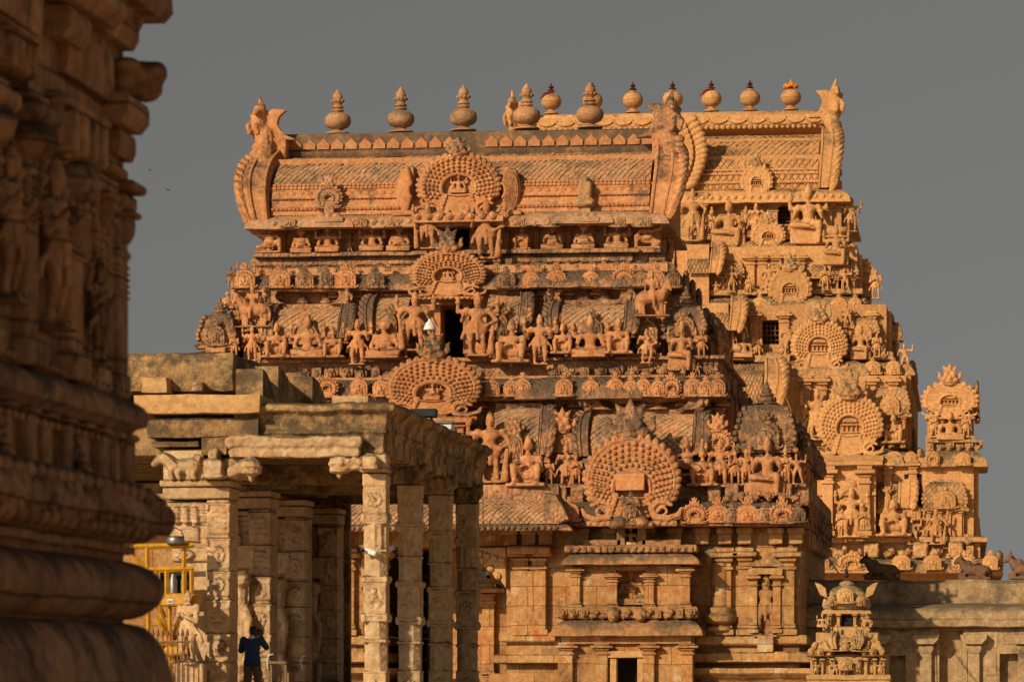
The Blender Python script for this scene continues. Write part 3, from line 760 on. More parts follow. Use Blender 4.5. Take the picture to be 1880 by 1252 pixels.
def kuta(parent, px, wpx, pyt, pye, pyb, Y, mat, fin=34, arch_k='arch_small', lion=16, dome=True, body=True, dmat=None, lat=False):
    """square corner shrine with a curved dome roof and spire finial"""
    x = X(px, Y); hw = wpx * S(Y) / 2; zt, ze, zb = Z(pyt, Y, px), Z(pye, Y, px), Z(pyb, Y, px); h = zt - ze
    m = MB(); n = 12
    prof = [(0, 0), (.16, 0), (.20, .07 * h), (.10, .13 * h), (.02, .15 * h)]
    for i in range(n + 1):
        t = math.sin(i / n * PI / 2); prof.append((.10 * math.sin(min(1, t * 2) * PI) - (hw * .80) * (1 - math.sqrt(max(0, 1 - t ** 6))), .15 * h + .85 * h * t))
    sq = [(x - hw * .88, Y + hw * 1.8), (x - hw * .88, Y), (x + hw * .88, Y), (x + hw * .88, Y + hw * 1.8)]
    D = MB(); D.sweep(sq, prof, step=.35, jit=.02, closed=True)
    D2 = MB(); D2.merge(D, Matrix.Translation((0, 0, ze)))
    if lat:
        def fn(u, v):
            t = v; o = .10 * math.sin(min(1, t * 2) * PI) - (hw * .80) * (1 - math.sqrt(max(0, 1 - t ** 6))); zz = ze + .15 * h + .85 * h * t
            ww = hw * .88 + o; return Vector((x + lin(-ww, ww, u), Y - o - .01, zz)), Vector((0, -1, .3)).normalized()
        D2.lattice(fn, max(4, int(hw * 2 / .28)), 9, .03)
    for s in (-1, 1):
        for i in range(7):
            t = i / 7; o = .10 * math.sin(min(1, t * 2) * PI) - (hw * .80) * (1 - math.sqrt(max(0, 1 - t ** 6)))
            D2.ell((x + s * (hw * .88 + o), Y - o - .02, ze + .15 * h + .85 * h * t), (.09, .09, .10), 6, 4)
    D2.build('dome_roof', dmat or mat, parent, 45)
    if body:
        m = MB(); m.box(x - hw * .82, x + hw * .82, Y + .1, Y + hw * 1.6, zb, ze + .02)
        for s in (-.68, -.2, .2, .68): pilaster(m, x + s * hw, .20, Y + .1, .12, zb, ze, mark=False)
        m.build('shrine_body', mat, parent)
    if arch_k: archp(parent, px, pye - (pye - pyt) * .06, pye - (pye - pyt) * .66, wpx * .52, Y - .12, 'arch_panel' if arch_k == 'arch_small' else arch_k, mat, lion=lion, nm='small_arch')
    if fin: inst(PF['pot_spire'], 'spire_finial', mat, parent, Vector((x, Y + hw * .9, zt - .05)), (fin * S(Y) * .95, fin * S(Y) * .95, fin * S(Y)))
def place_pots(parent, lst, Y, k, mat, nm='roof_finial'):
    for (px, pb, pt) in lst:
        h = (pb - pt) * S(Y); inst(PF['pot_' + k], nm, mat, parent, W(px, pb, Y), h)

CL = ['attend', 'deity', 'goddess', 'dancer', 'sithair', 'sit4', 'situp', 'sitbun', 'deity_plain', 'lionp', 'pav']
def clutter(parent, spans, py, hpx, Y, mat, gap=.62):
    """small worn figures, lion faces and toy shrines that fill a carved band"""
    for (a, b_) in spans:
        px = a + R.uniform(0, 6)
        while px < b_:
            h = hpx * R.uniform(.72, 1.1); k = R.choice(CL); pp = py + R.uniform(-2, 2)
            if k == 'lionp': inst(PF['lion'], 'lion_crest', mat, parent, W(px, pp, Y), (h * .62 * S(Y), h * .5 * S(Y), h * .6 * S(Y)))
            elif k == 'pav': inst(PF['pavilion'], 'miniature_pavilion', mat, parent, W(px, pp, Y), (h * .85 * S(Y), .5, h * .8 * S(Y)))
            else: figs(parent, Y, [(px, pp, h * (.72 if k.startswith('sit') else 1), k, R.random() < .5, 1.15)], mat)
            px += hpx * gap * R.uniform(.85, 1.3)
# ================================================================== setting
g = MB()
def grid(mb, x0, x1, y0, y1, z, n):
    for i in range(n):
        for j in range(n):
            a, b, c_, d = lin(x0, x1, i / n), lin(x0, x1, (i + 1) / n), lin(y0, y1, j / n), lin(y0, y1, (j + 1) / n)
            mb.add([(a, c_, z), (b, c_, z), (b, d, z), (a, d, z)], [(0, 1, 2, 3)])
grid(g, -3000, 3000, -500, 9000, 0, 8)
tag(g.build('ground', 'ground'), kind='structure')

# ================================================================== front gateway tower
XCEN = -16.8
def mx(x): return 2 * XCEN - x
FG = thing('temple_gateway_tower', (XCEN, 130, 0), 'orange carved stone gateway tower nearest the viewer, with dark weathered ledges and five bud-tipped pots', 'temple tower', 'temple gateway towers')
O, OD, OR = 'orange', 'orange_dark', 'orange_roof'
YB = 121.6
zc0, zc1 = Z(966, 120.7, 1150), Z(918, 120.7, 1150)
xr0 = X(1468, YB)
# --- base: two blocks with the dark passage between them
b = MB()
xpl, xpr = X(668, YB), X(788, YB); zlin = Z(1003, YB, 800)
b.box(mx(xr0), xpl, YB, 143, 0, zlin); b.box(X(930, YB), xr0, YB, 143, 0, zlin)
b.box(xpr, X(931, YB), YB + 2.2, 138.9, 0, zlin)
b.box(mx(xr0), xr0, YB + .01, 143, zlin, zc1 - .1)
b.build('base_wall', 'base', FG)
b = MB(); b.box(xpl + .02, xpr, 129, 129.3, 0, zlin); b.build('passage_door', 'void', FG)
b = MB()
for i in range(9): b.box(lin(xpl, xpr, i / 8) - .06, lin(xpl, xpr, i / 8) + .06, 128.85, 129, 0, zlin)
for i in range(6): b.box(xpl, xpr, 128.8, 128.95, i * .95, i * .95 + .12)
b.build('door_frame', 'wood', FG)
# --- foot and wall mouldings on each block
def wallmould(xa, xb, ys, bays=()):
    m = MB()
    for (pt, pb, o, pf) in ys:
        z0, z1 = Z(pb, YB, 1100), Z(pt, YB, 1100)
        q = MB(); q.sweep(u_path(xa, xb, YB, 143, bays), pf(o, z1 - z0), jit=.015); m.merge(q, Matrix.Translation((0, 0, z0)))
    m.build('wall_moulding', 'base', FG)
rows = [(1166, 1184, .22, SLAB), (1196, 1217, .42, SLAB), (1226, 1262, .70, CYMA), (1262, 1300, .95, SLAB)]
wallmould(X(1292, YB), xr0, rows); wallmould(X(932, YB), X(1006, YB), [(1160, 1178, .25, SLAB), (1200, 1218, .40, SLAB), (1236, 1300, .55, CYMA)], ())
wallmould(mx(xr0), xpl, rows)
# --- strip of short brackets under the big cornice
m = MB(); zb0, zb1 = Z(1003, YB, 1150), zc0
for px in (628, 690, 760, 938, 972, 1003, 1070, 1120, 1190, 1240, 1290, 1332, 1368, 1425, 1462): 
    m.mark('bracket'); x = X(px, YB); m.box(x - .22, x + .22, YB - .28, YB + .1, zb0 + .05, zb1 - .03, .03); m.box(x - .26, x + .26, YB - .45, YB + .1, zb1 - .22, zb1 - .02, .03)
for k in range(8): m.mark('bracket'); m.box(xr0 - .1, xr0 + .28, 123 + k * 2.1, 123.45 + k * 2.1, zb0 + .05, zb1 - .03, .03)
m.build('bracket', 'base', FG)
# --- left wall panels and its pilasters (mirror of the right), corbel over the passage
m = MB()
for (px, wd, pt) in ((640, 44, 1005), (958, 44, 1003), (990, 44, 1003), (1330, 46, 1006), (1368, 40, 1006), (1446, 46, 1006)):
    pilaster(m, X(px, YB), wd * S(YB) * .8, YB, .22, Z(1166, YB, 1100), Z(pt, YB, 1100))
m.mark('capital_slab'); m.box(X(934, YB), X(1014, YB), YB - .62, YB, Z(1018, YB), Z(1003, YB), .05)                        # wide slab on the twin pilasters
m.box(X(940, YB), X(1004, YB), YB - .30, YB + .1, Z(1160, YB), Z(1048, YB))
pilaster(m, X(898, YB + 2.2), .55, YB + 2.2, .25, Z(1256, YB), Z(1068, YB)); pilaster(m, X(812, YB + 2.2), .55, YB + 2.2, .25, Z(1256, YB), Z(1068, YB)); m.mark('wall_band'); m.box(X(790, YB + 2.2), X(930, YB + 2.2), YB + 1.9, YB + 2.3, Z(1246, YB), Z(1236, YB)); m.mark('wall_band')
m.box(X(880, YB + 2.2), X(932, YB + 2.2), YB + 1.5, YB + 2.3, Z(1086, YB), Z(1076, YB))
# pot-footed half column right of the porch
px = 1322; x = X(px, YB); m.mark('half_column')
m.lathe([(.3, 0), (.42, .06), (.42, .16), (.3, .22), (.52, .34), (.56, .5), (.4, .62), (.42, .68), (.42, .78), (.28, .82), (.28, 2.2)], 16, Matrix.Translation((x, YB - .05, Z(1160, YB, px))))
m.build('wall_trim', 'base', FG)
m = MB()                                                                                            # scrolled corbel and ceiling bracket
for (pxa, s) in ((931, -1), (664, 1)):
    m.mark('corbel'); x = X(pxa, YB); z = Z(1003, YB)
    m.prism([(0, 0), (s * .95, 0), (s * .95, -.25), (s * .72, -.42), (s * .80, -.62), (s * .5, -.70), (s * .42, -.95), (s * .22, -1.0), (0, -1.35)], -.5, .8, Matrix.Translation((x, YB + .3, z - .02)), c=.05)
    for k in range(7): m.ell((x + s * (.15 + .12 * k), YB - .2, z - .2 - .09 * (7 - k) * (k % 2 + .4)), (.13, .12, .12), 7, 5)
m.build('corbel', 'pale', FG)
# --- projecting shrine porch on the right block
def pbox(mb, pa, pb, pt, pbm, Y, Yb, c=.02, ref=1150):
    mb.box(X(pa, Y), X(pb, Y), Y, Yb, Z(pbm, Y, ref), Z(pt, Y, ref), c)
YP = 120.3
def psweep(mb, pa, pb, pt, pbm, Y, pf, o, yb=122.2, jit=.012):
    z0, z1 = Z(pbm, Y, 1150), Z(pt, Y, 1150); q = MB()
    q.sweep(u_path(X(pa, Y) + o, X(pb, Y) - o, Y + o, yb), pf(o, z1 - z0), jit=jit, step=.35); mb.merge(q, Matrix.Translation((0, 0, z0)))
m = MB()
za, zb_ = Z(1110, YP, 1150), Z(1034, YP, 1150)
for (a, c_) in ((1050, 1131), (1186, 1264)): m.mark('porch_wall'); pbox(m, a, c_, 1036, 1115, YP + .2, 122)
pbox(m, 1130, 1187, 1036, 1047, YP + .2, 122); pbox(m, 1130, 1187, 1046, 1115, YP + .75, 122)
for (a, c_) in ((1024, 1129), (1176, 1272)): pbox(m, a, c_, 1160, 1300, YP + .05, 122)
pbox(m, 1128, 1177, 1160, 1206, YP + .05, 122)
m.build('porch_wall', 'base', FG)
m = MB(); pbox(m, 1129, 1176, 1204, 1302, YP + .75, 121.9); m.build('porch_doorway', 'void', FG)
m = MB()
pbox(m, 1120, 1132, 1206, 1300, YP - .06, YP + .4); pbox(m, 1170, 1181, 1206, 1300, YP - .06, YP + .4); pbox(m, 1116, 1184, 1194, 1207, YP - .14, YP + .4)
m.build('door_frame', 'pale', FG)
m = MB()
for px in (1056, 1124, 1192, 1258): pilaster(m, X(px, YP), .42, YP + .2, .16, Z(1114, YP, px), Z(1052 if px in (1124, 1192) else 1040, YP, px))
for px in (1042, 1106, 1192, 1262): pilaster(m, X(px, YP), .5, YP + .05, .2, Z(1262, YP, px), Z(1180, YP, px))
m.mark('porch_band'); pbox(m, 1030, 1270, 1163, 1182, YP - .12, 122)
m.build('porch_trim', 'base', FG)
m = MB()
psweep(m, 1010, 1290, 1135, 1167, YP - .45, KAP, .55); psweep(m, 1030, 1284, 1013, 1036, YP - .3, KAP, .5)
m.build('porch_cornice', 'base_dark', FG)
m = MB()
psweep(m, 1020, 1280, 1113, 1135, YP - .1, SLAB, .25); psweep(m, 1036, 1278, 1000, 1014, YP - .1, SLAB, .22)
head_row(m, X(1024, YP), X(1278, YP), YP - .15, Z(1135, YP, 1150), .36, .9); head_row(m, X(1040, YP), X(1276, YP), YP - .12, Z(1014, YP, 1150), .24, .9)
for px in (1126, 1176): m.ell(W(px, 1128, YP - .2), (.2, .16, .24), 10, 6); m.ell(W(px, 1133, YP - .34), (.10, .1, .1), 8, 5)
pbox(m, 1070, 1140, 990, 1001, YP + .3, 122); pbox(m, 1178, 1250, 990, 1001, YP + .3, 122)
for px in (1140, 1178): pbox(m, px - 8, px + 8, 968, 1001, YP + .3, 122)
m.build('porch_frieze', 'base_dark', FG)
figs(FG, YP + .7, [(1159, 1108, 60, 'sit4', False, 1.1)], 'base'); figs(FG, YP + .55, [(1158, 1000, 32, 'sit4')], 'base')
# --- niche with the tall standing figure
m = MB(); Yn = YB - .1
for px in (1384, 1427): pilaster(m, X(px, Yn), .34, Yn, .2, Z(1162, Yn, px), Z(1052, Yn, px))
m.mark('niche_canopy'); pbox(m, 1374, 1437, 1042, 1054, Yn - .3, YB + .1, ref=1400); m.mark('niche_pedestal'); pbox(m, 1390, 1420, 1166, 1197, Yn - .35, YB + .1, ref=1400)
m.mark('niche_gable'); m.sweep([(X(1378, Yn), Yn + .2), (X(1378, Yn), Yn - .1), (X(1433, Yn), Yn - .1), (X(1433, Yn), Yn + .2)], [(0, Z(1042, Yn, 1400)), (.1, Z(1040, Yn, 1400)), (-.1, Z(1020, Yn, 1400)), (-.3, Z(1005, Yn, 1400))], jit=0)
m.build('wall_niche', 'base', FG)
m = MB(); pbox(m, 1391, 1420, 1054, 1166, YB - .02, YB + .05, ref=1400); m.build('niche_back', 'base_dark', FG)
figs(FG, YB - .12, [(1406, 1166, 108, 'deity_plain', False, 1.25)], 'base')

# --- big base cornice
hK = zc1 - zc0
m = MB(); q = MB()
bays = [(X(1040, 121.2), X(1292, 121.2), .10)]
q.sweep(u_path(mx(X(1480, 120.8)) + .9, X(1480, 120.8) - .9, 121.6, 143, bays), KAP(.95, hK), step=.45, jit=.016)
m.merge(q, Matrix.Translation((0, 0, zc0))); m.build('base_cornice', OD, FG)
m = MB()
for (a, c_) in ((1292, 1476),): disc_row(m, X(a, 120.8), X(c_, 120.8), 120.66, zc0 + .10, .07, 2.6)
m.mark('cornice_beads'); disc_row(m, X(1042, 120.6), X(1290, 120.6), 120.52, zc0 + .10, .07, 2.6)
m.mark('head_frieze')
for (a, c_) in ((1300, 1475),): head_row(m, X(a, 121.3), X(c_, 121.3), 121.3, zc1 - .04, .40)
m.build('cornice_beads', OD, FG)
for px in (1318, 1372, 1436): archp(FG, px, 960, 926, 46, 120.62, 'arch_small', O, lion=18, nm='small_arch')
archp(FG, 1275, 960, 926, 44, 120.55, 'arch_small', O, lion=16, nm='small_arch'); archp(FG, 1046, 958, 922, 40, 120.55, 'arch_tiny', O, lion=14, nm='small_arch')
for yy in (124, 127.5, 131, 134.5, 138, 141):
    inst(PF['arch_small'], 'small_arch', OD, FG, Vector((X(1480, 120.8) - .1, yy, zc0 + .1)), (.5, .5, .40), PI / 2)
# --- sloping lattice roof over the passage
Yq = 119.6
b, fn = barrel(X(600, Yq), X(1026, Yq), Yq, Z(962, Yq), 1.9, Z(914, Yq) - Z(962, Yq), 40, 11, .032, 70)
b.build('lattice_roof', OR, FG, 30)
m = MB(); q = MB(); q.sweep(u_path(X(596, Yq), X(1030, Yq), Yq + .2, 122), KAP(.36, .24)); m.merge(q, Matrix.Translation((0, 0, Z(974, Yq))))
disc_row(m, X(600, Yq), X(1026, Yq), Yq - .2, Z(969, Yq), .075)
m.mark('eave_end'); m.prism([(0, 0), (.35, .12), (.2, .5), (-.1, .95), (-.5, 1.0), (-.5, 0)], -.2, 1.5, Matrix.Translation((X(1026, Yq), Yq + .15, Z(962, Yq))), c=.06)
m.build('lattice_roof_eave', OD, FG)
# --- ledge of the first tier
zl0, zl1 = zc1 - .12, Z(890, 122.2, 1100)
m = MB(); q = MB(); q.sweep(u_path(mx(X(1470, 122)) , X(1470, 122), 122.2, 142.5, [(X(885, 122), X(1015, 122), .5)]), SLAB(.25, (zl1 - zl0))); m.merge(q, Matrix.Translation((0, 0, zl0)))
m.box(mx(X(1460, 122)), X(1460, 122), 122.2, 142, zl0, zl1 - .02)
head_row(m, X(1255, 122), X(1465, 122), 121.86, zl0 + .02, .45, 1.0)
for pxx in (1030, 1062, 1312, 1345, 1380, 1442): m.box(X(pxx, 122) - .22, X(pxx, 122) + .22, 121.6, 122.2, zl0, zl1 + .02, .05)
m.build('tier_ledge', OD, FG)
# --- first tier
YT1 = 123.6
m = MB(); xr1 = X(1328, YT1); m.box(mx(xr1), xr1, YT1, 137, zl1 - .1, Z(688, YT1, 1150)); 
for px in (1030, 1052, 1190, 1258, 1300, 1322, 880, 1010, 640, 700): pilaster(m, X(px, YT1), .45, YT1, .18, zl1, Z(735, YT1, 1150))
for k in range(7): m.mark('pilaster'); m.box(xr1 - .1, xr1 + .3, 124 + k * 1.9, 124.5 + k * 1.9, zl1, Z(735, YT1, 1150))
m.build('tier_wall', O, FG)
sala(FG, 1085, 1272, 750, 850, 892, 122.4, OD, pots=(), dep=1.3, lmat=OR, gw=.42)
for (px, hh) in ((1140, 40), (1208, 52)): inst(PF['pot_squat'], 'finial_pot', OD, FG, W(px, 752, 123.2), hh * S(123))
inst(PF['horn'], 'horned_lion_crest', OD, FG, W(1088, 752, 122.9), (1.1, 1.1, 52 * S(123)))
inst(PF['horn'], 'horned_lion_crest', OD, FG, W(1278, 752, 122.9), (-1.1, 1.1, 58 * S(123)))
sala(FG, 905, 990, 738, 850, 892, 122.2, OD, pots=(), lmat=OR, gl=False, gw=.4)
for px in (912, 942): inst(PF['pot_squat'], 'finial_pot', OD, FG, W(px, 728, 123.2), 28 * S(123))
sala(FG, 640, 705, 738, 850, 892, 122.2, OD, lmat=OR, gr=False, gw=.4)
kuta(FG, 1405, 112, 738, 832, 892, 122.2, OD, fin=46, lion=24)
inst(PF['horn'], 'horned_lion_crest', OD, FG, W(612, 745, 123), (1.1, 1.1, 58 * S(123))); inst(PF['pot_squat'], 'finial_pot', OD, FG, W(668, 748, 123), 44 * S(123))
archp(FG, 1033, 832, 790, 54, 122.3, 'arch_small', O, lion=46, nm='small_arch'); archp(FG, 1318, 832, 788, 50, 122.2, 'arch_small', O, lion=34, nm='small_arch')
m = MB()
for px in (1033, 1318): m.mark('panel_shrine'); pbox(m, px - 20, px + 20, 832, 892, 122.35, 123.7, ref=px)
for px in (1012, 1056, 1300, 1338): pilaster(m, X(px, 122.4), .22, 122.4, .14, zl1, Z(835, 122.4, px))
m.build('panel_shrine', O, FG)
archp(FG, 1160, 958, 800, 182, 120.42, 'arch_wide', O, lion=0, nm='horseshoe_arch')
inst(PF['lion'], 'lion_crest', OD, FG, W(1158, 808, 120.6), (86 * S(121) * 1.0, 1.0, 76 * S(121) * .95))
m = MB(); pbox(m, 1130, 1183, 868, 900, 120.1, 120.6, ref=1155); m.build('niche_pavilion', O, FG)
figs(FG, 119.95, [(1158, 962, 62, 'attend', False, 1.3)], OD)
m = MB(); m.box(X(1118, 120), X(1200, 120), 119.9, 120.6, Z(969, 120, 1150), Z(956, 120, 1150), .06)
for s in (-1, 1): m.ell((X(1158 + s * 20, 120), 119.95, Z(958, 120, 1150)), (.24, .2, .2), 10, 6)
m.build('arch_pedestal', OD, FG)
figs(FG, 121.75, [(900, 884, 124, 'guard_hip', False, 1.15), (970, 890, 84, 'situp'), (942, 890, 52, 'attend'), (1040, 893, 76, 'goddess', False, 1.1), (1058, 893, 60, 'attend'),
    (1262, 872, 78, 'crouch'), (1290, 890, 66, 'situp'), (1322, 892, 82, 'deity', False, 1.1), (1350, 889, 62, 'attend'), (1370, 889, 64, 'deity_plain'), (1409, 886, 74, 'sithalf', False, 1.0), (1442, 888, 62, 'attend'), (1462, 888, 56, 'dancer'), (1008, 890, 50, 'attend')], O)
# --- second cornice + frieze
z20, z21 = Z(733, 122.8, 1200), Z(688, 122.8, 1200)
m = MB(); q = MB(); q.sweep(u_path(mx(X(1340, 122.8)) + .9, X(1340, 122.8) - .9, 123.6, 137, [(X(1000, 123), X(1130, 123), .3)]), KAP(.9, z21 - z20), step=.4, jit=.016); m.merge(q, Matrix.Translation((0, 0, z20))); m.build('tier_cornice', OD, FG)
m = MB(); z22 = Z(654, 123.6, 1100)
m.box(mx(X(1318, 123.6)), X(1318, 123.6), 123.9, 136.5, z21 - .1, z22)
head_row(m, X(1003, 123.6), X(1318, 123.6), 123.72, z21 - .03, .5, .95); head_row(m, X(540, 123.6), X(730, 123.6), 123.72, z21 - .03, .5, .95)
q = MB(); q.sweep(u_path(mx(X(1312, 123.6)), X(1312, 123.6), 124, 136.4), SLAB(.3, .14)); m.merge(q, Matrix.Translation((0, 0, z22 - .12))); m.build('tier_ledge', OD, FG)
for (px, wd, k) in ((1036, 36, 'arch_small'), (1130, 36, 'arch_tiny'), (1182, 30, 'arch_tiny'), (1232, 36, 'arch_small'), (1272, 36, 'arch_small'), (1318, 32, 'arch_tiny'), (600, 40, 'arch_small'), (660, 36, 'arch_tiny'), (960, 36, 'arch_small')):
    archp(FG, px, 729, 694, wd, 122.66 if px != 1036 else 122.4, k, O, lion=14, nm='small_arch')
for yy in (125.5, 128.5, 131.5, 134.5): inst(PF['arch_small'], 'small_arch', OD, FG, Vector((X(1340, 122.8) - .1, yy, z20 + .08)), (.45, .45, .36), PI / 2)
# --- second arch, its seated figure and pedestal
archp(FG, 795, 766, 655, 180, 121.9, 'arch_wide', O, fill='sittrunk', lion=56, lmat=OD)
m = MB(); pbox(m, 722, 866, 766, 776, 121.6, 123.6, ref=795); pbox(m, 735, 855, 775, 830, 122.0, 123.6, ref=795)
for px in (745, 772, 820, 846): pilaster(m, X(px, 122), .3, 122.0, .15, Z(850, 122, px), Z(776, 122, px))
m.build('arch_pedestal', O, FG)
# --- second tier
YT2 = 125.2; zt2 = Z(488, YT2, 850)
m = MB(); xr2 = X(1226, YT2)
m.box(mx(xr2), X(806, YT2), YT2, 135, z22 - .1, zt2); m.box(X(853, YT2), xr2, YT2, 135, z22 - .1, zt2); m.box(X(800, YT2), X(860, YT2), YT2, 135, Z(562, YT2, 830), zt2)
for px in (505, 610, 655, 690, 960, 1000, 1040, 1100, 1170, 1215): pilaster(m, X(px, YT2), .42, YT2, .16, z22, Z(534, YT2, 850))
for k in range(5): m.mark('pilaster'); m.box(xr2 - .1, xr2 + .25, 126 + k * 1.9, 126.5 + k * 1.9, z22, Z(534, YT2, 850))
m.build('tier_wall', O, FG)
m = MB(); pbox(m, 800, 858, 560, 652, YT2 + 1.6, 127.5, ref=830); m.build('doorway', 'void', FG)
m = MB()
for px in (803, 856): pbox(m, px - 6, px + 6, 556, 650, YT2 - .25, YT2 + .5, ref=830)
pbox(m, 794, 866, 547, 560, YT2 - .3, YT2 + .5, ref=830); m.build('door_frame', O, FG)
archp(FG, 822, 546, 460, 144, 124.4, 'arch_big', O, fill='sit4', lion=50, lmat=OD)
sala(FG, 508, 622, 556, 632, 662, 124.0, OD, pots=(547, 590), lmat=OR, potk='spire', poth=28, gw=.40)
sala(FG, 1030, 1146, 548, 622, 660, 124.0, OD, pots=(1068, 1105), lmat=OR, potk='spire', poth=32, gw=.40)
for (px, s, t) in ((497, 1, 40), (632, -1, 44), (1018, 1, 40), (1150, -1, 56)): inst(PF['horn'], 'horned_lion_crest', OD, FG, W(px, 558, 124.6), (s * .85, .9, t * S(124)))
sala(FG, 690, 750, 536, 620, 660, 124.2, OD, gr=False, lmat=OR, gw=.35); sala(FG, 895, 952, 530, 625, 660, 124.2, OD, gl=False, lmat=OR, gw=.35)
kuta(FG, 1257, 76, 558, 622, 660, 124.0, OD, fin=40, lion=16); kuta(FG, 398, 68, 574, 640, 680, 123.6, OD, fin=34, lion=16)
for (px, a, c_) in ((658, 626, 592), (990, 622, 590), (1188, 640, 585), (463, 640, 600)): archp(FG, px, a, c_, 44, 124.1, 'arch_small', OD, lion=14, nm='small_arch')
m = MB()
for px in (658, 990, 1188, 463): m.mark('panel_shrine'); pbox(m, px - 17, px + 17, 622, 662, 124.15, 125.3, ref=px)
for (a, c_) in ((640, 736), (905, 1000), (1060, 1110), (1160, 1215)): m.mark('ledge_block'); pbox(m, a, c_, 648, 660, 123.75, 125.2, ref=(a + c_) / 2)
m.build('panel_shrine', O, FG)
figs(FG, 123.6, [(465, 600, 78, 'rider', False, 1.0), (1198, 580, 84, 'rider', True, .9)], O)
figs(FG, 123.5, [(397, 646, 42, 'sit4'), (463, 662, 64, 'deity'), (508, 655, 60, 'situp'), (565, 655, 68, 'sit4'), (612, 655, 52, 'situp', True), (656, 668, 80, 'deity', False, 1.15), (706, 656, 66, 'sithair', False, 1.1),
    (762, 642, 104, 'guard', True, 1.15), (877, 652, 112, 'guard_hip', False, 1.15), (940, 664, 74, 'situp', True, 1.1), (991, 668, 88, 'deity', False, 1.15), (1033, 648, 52, 'situp'), (1084, 654, 66, 'sit4', False, 1.1), (1136, 648, 62, 'situp', True),
    (1187, 666, 64, 'goddess', False, 1.1), (1252, 660, 62, 'sithalf', False, .9), (1288, 655, 50, 'attend'), (740, 655, 56, 'attend'), (430, 655, 44, 'attend'), (1112, 654, 44, 'attend')], O)
# --- third cornice
z30, z31 = Z(532, 124.6, 850), Z(496, 124.6, 850)
m = MB(); q = MB(); q.sweep(u_path(mx(X(1252, 124.6)) + .8, X(1252, 124.6) - .8, 125.3, 135, [(X(1020, 125), X(1150, 125), .25), ]), KAP(.8, z31 - z30), step=.4, jit=.016); m.merge(q, Matrix.Translation((0, 0, z30))); m.build('tier_cornice', OD, FG)
m = MB(); m.box(mx(X(1232, 125.2)), X(1232, 125.2), 125.5, 134.6, z31 - .1, Z(484, 125.2, 850))
head_row(m, X(470, 125.2), X(745, 125.2), 125.4, z31 - .03, .36, 1.0); disc_row(m, X(900, 125.2), X(1230, 125.2), 125.4, z31 + .16, .17, 2.3)
m.build('frieze', OD, FG)
for (px, wd) in ((450, 44), (515, 44), (635, 44), (1022, 40), (1145, 40), (1204, 40)): archp(FG, px, 530, 494, wd, 124.5, 'arch_small', O, lion=16, nm='small_arch')
figs(FG, 124.4, [(424, 530, 42, 'attend')], OD)
for yy in (127, 130, 133): inst(PF['arch_small'], 'small_arch', OD, FG, Vector((X(1252, 124.6) - .1, yy, z30 + .05)), (.4, .4, .34), PI / 2)
# --- neck with its row of seated figures
YT3 = 126.8; m = MB(); zp = Z(464, YT3, 850)
xl3, xr3 = X(482, YT3), X(1203, YT3)
m.box(xl3, X(812, YT3), YT3, 133.2, z31, Z(405, YT3, 850)); m.box(X(862, YT3), xr3, YT3, 133.2, z31, Z(405, YT3, 850)); m.box(X(811, YT3), X(863, YT3), YT3 + 1.5, 133.1, z31, Z(405, YT3, 850))
for px in (520, 577, 640, 706, 760, 930, 985, 1044, 1105, 1160): pilaster(m, X(px, YT3), .3, YT3, .12, zp, Z(420, YT3, 850))
m.build('neck_wall', O, FG)
m = MB(); pbox(m, 813, 861, 400, 450, YT3 + 1.0, YT3 + 1.2, ref=840); m.build('roof_opening', 'void', FG)
m = MB()
for (pa, pb_, pt, pbm, o) in ((470, 1214, 462, 471, .45), (462, 1222, 471, 486, .2)):
    q = MB(); q.sweep(u_path(X(pa, 126.4) + o, X(pb_, 126.4) - o, 126.4, 133.6, [(X(880, 126), X(1150, 126), .18)]), SLAB(o, Z(pt, 126.4) - Z(pbm, 126.4))); m.merge(q, Matrix.Translation((0, 0, Z(pbm, 126.4))))
m.box(xl3 - .1, xr3 + .1, 126.5, 133.4, z31, zp - .02); m.build('neck_plinth', OD, FG)
figs(FG, 126.15, [(495, 464, 62, 'crouch', True, 1.1), (553, 464, 42, 'sithair', False, 1.05), (602, 462, 46, 'sit4', False, 1.1), (683, 460, 44, 'sit4', False, 1.15), (733, 460, 44, 'sithair', False, 1.15),
    (958, 458, 42, 'situp'), (1015, 458, 44, 'sitbun', False, 1.05), (1072, 457, 44, 'sithair', False, 1.1), (1133, 456, 44, 'sit4', False, 1.15), (1190, 456, 64, 'crouch', False, 1.1)], O)
figs(FG, 125.6, [(785, 456, 84, 'guard', True, 1.15), (893, 474, 104, 'guard_hip', False, 1.15)], O)
# --- barrel roof
Yr = 126.2; ze, zt = Z(402, Yr, 850), Z(262, Yr, 850)
xa, xb = X(498, Yr), X(1192, Yr)
b, fn = barrel(xa, xb, Yr, ze, 3.7, zt - ze, 66, 24, .040, 86)
b.build('lattice_roof', OR, FG, 30)
m = MB(); gable(m, fn, xa, 44 * S(Yr), -1, .30, 14, .45); m.mark('gable_board'); gable(m, fn, xb, 44 * S(Yr), 1, .30, 14, .35); m.build('gable_board', O, FG)
m = MB(); m.box(xa - .6, xb + .5, Yr + 1.6, 133.4, ze - .2, zt - .25); m.box(xa - .3, xb + .3, Yr + .4, Yr + 1.7, ze - .2, ze + 1.2); m.build('roof_core', O, FG)
m = MB(); q = MB(); q.sweep(u_path(X(462, Yr) + .4, X(1222, Yr) - .4, Yr, 133.8, [(X(585, Yr), X(625, Yr), .2), (X(1050, Yr), X(1100, Yr), .2)]), KAP(.55, Z(393, Yr) - Z(419, Yr)), step=.4, jit=.02); m.merge(q, Matrix.Translation((0, 0, Z(419, Yr))))
disc_row(m, X(500, Yr), X(780, Yr), Yr - .50, Z(412, Yr, 640), .12, 2.4); disc_row(m, X(912, Yr), X(1205, Yr), Yr - .50, Z(412, Yr, 1050), .12, 2.4)
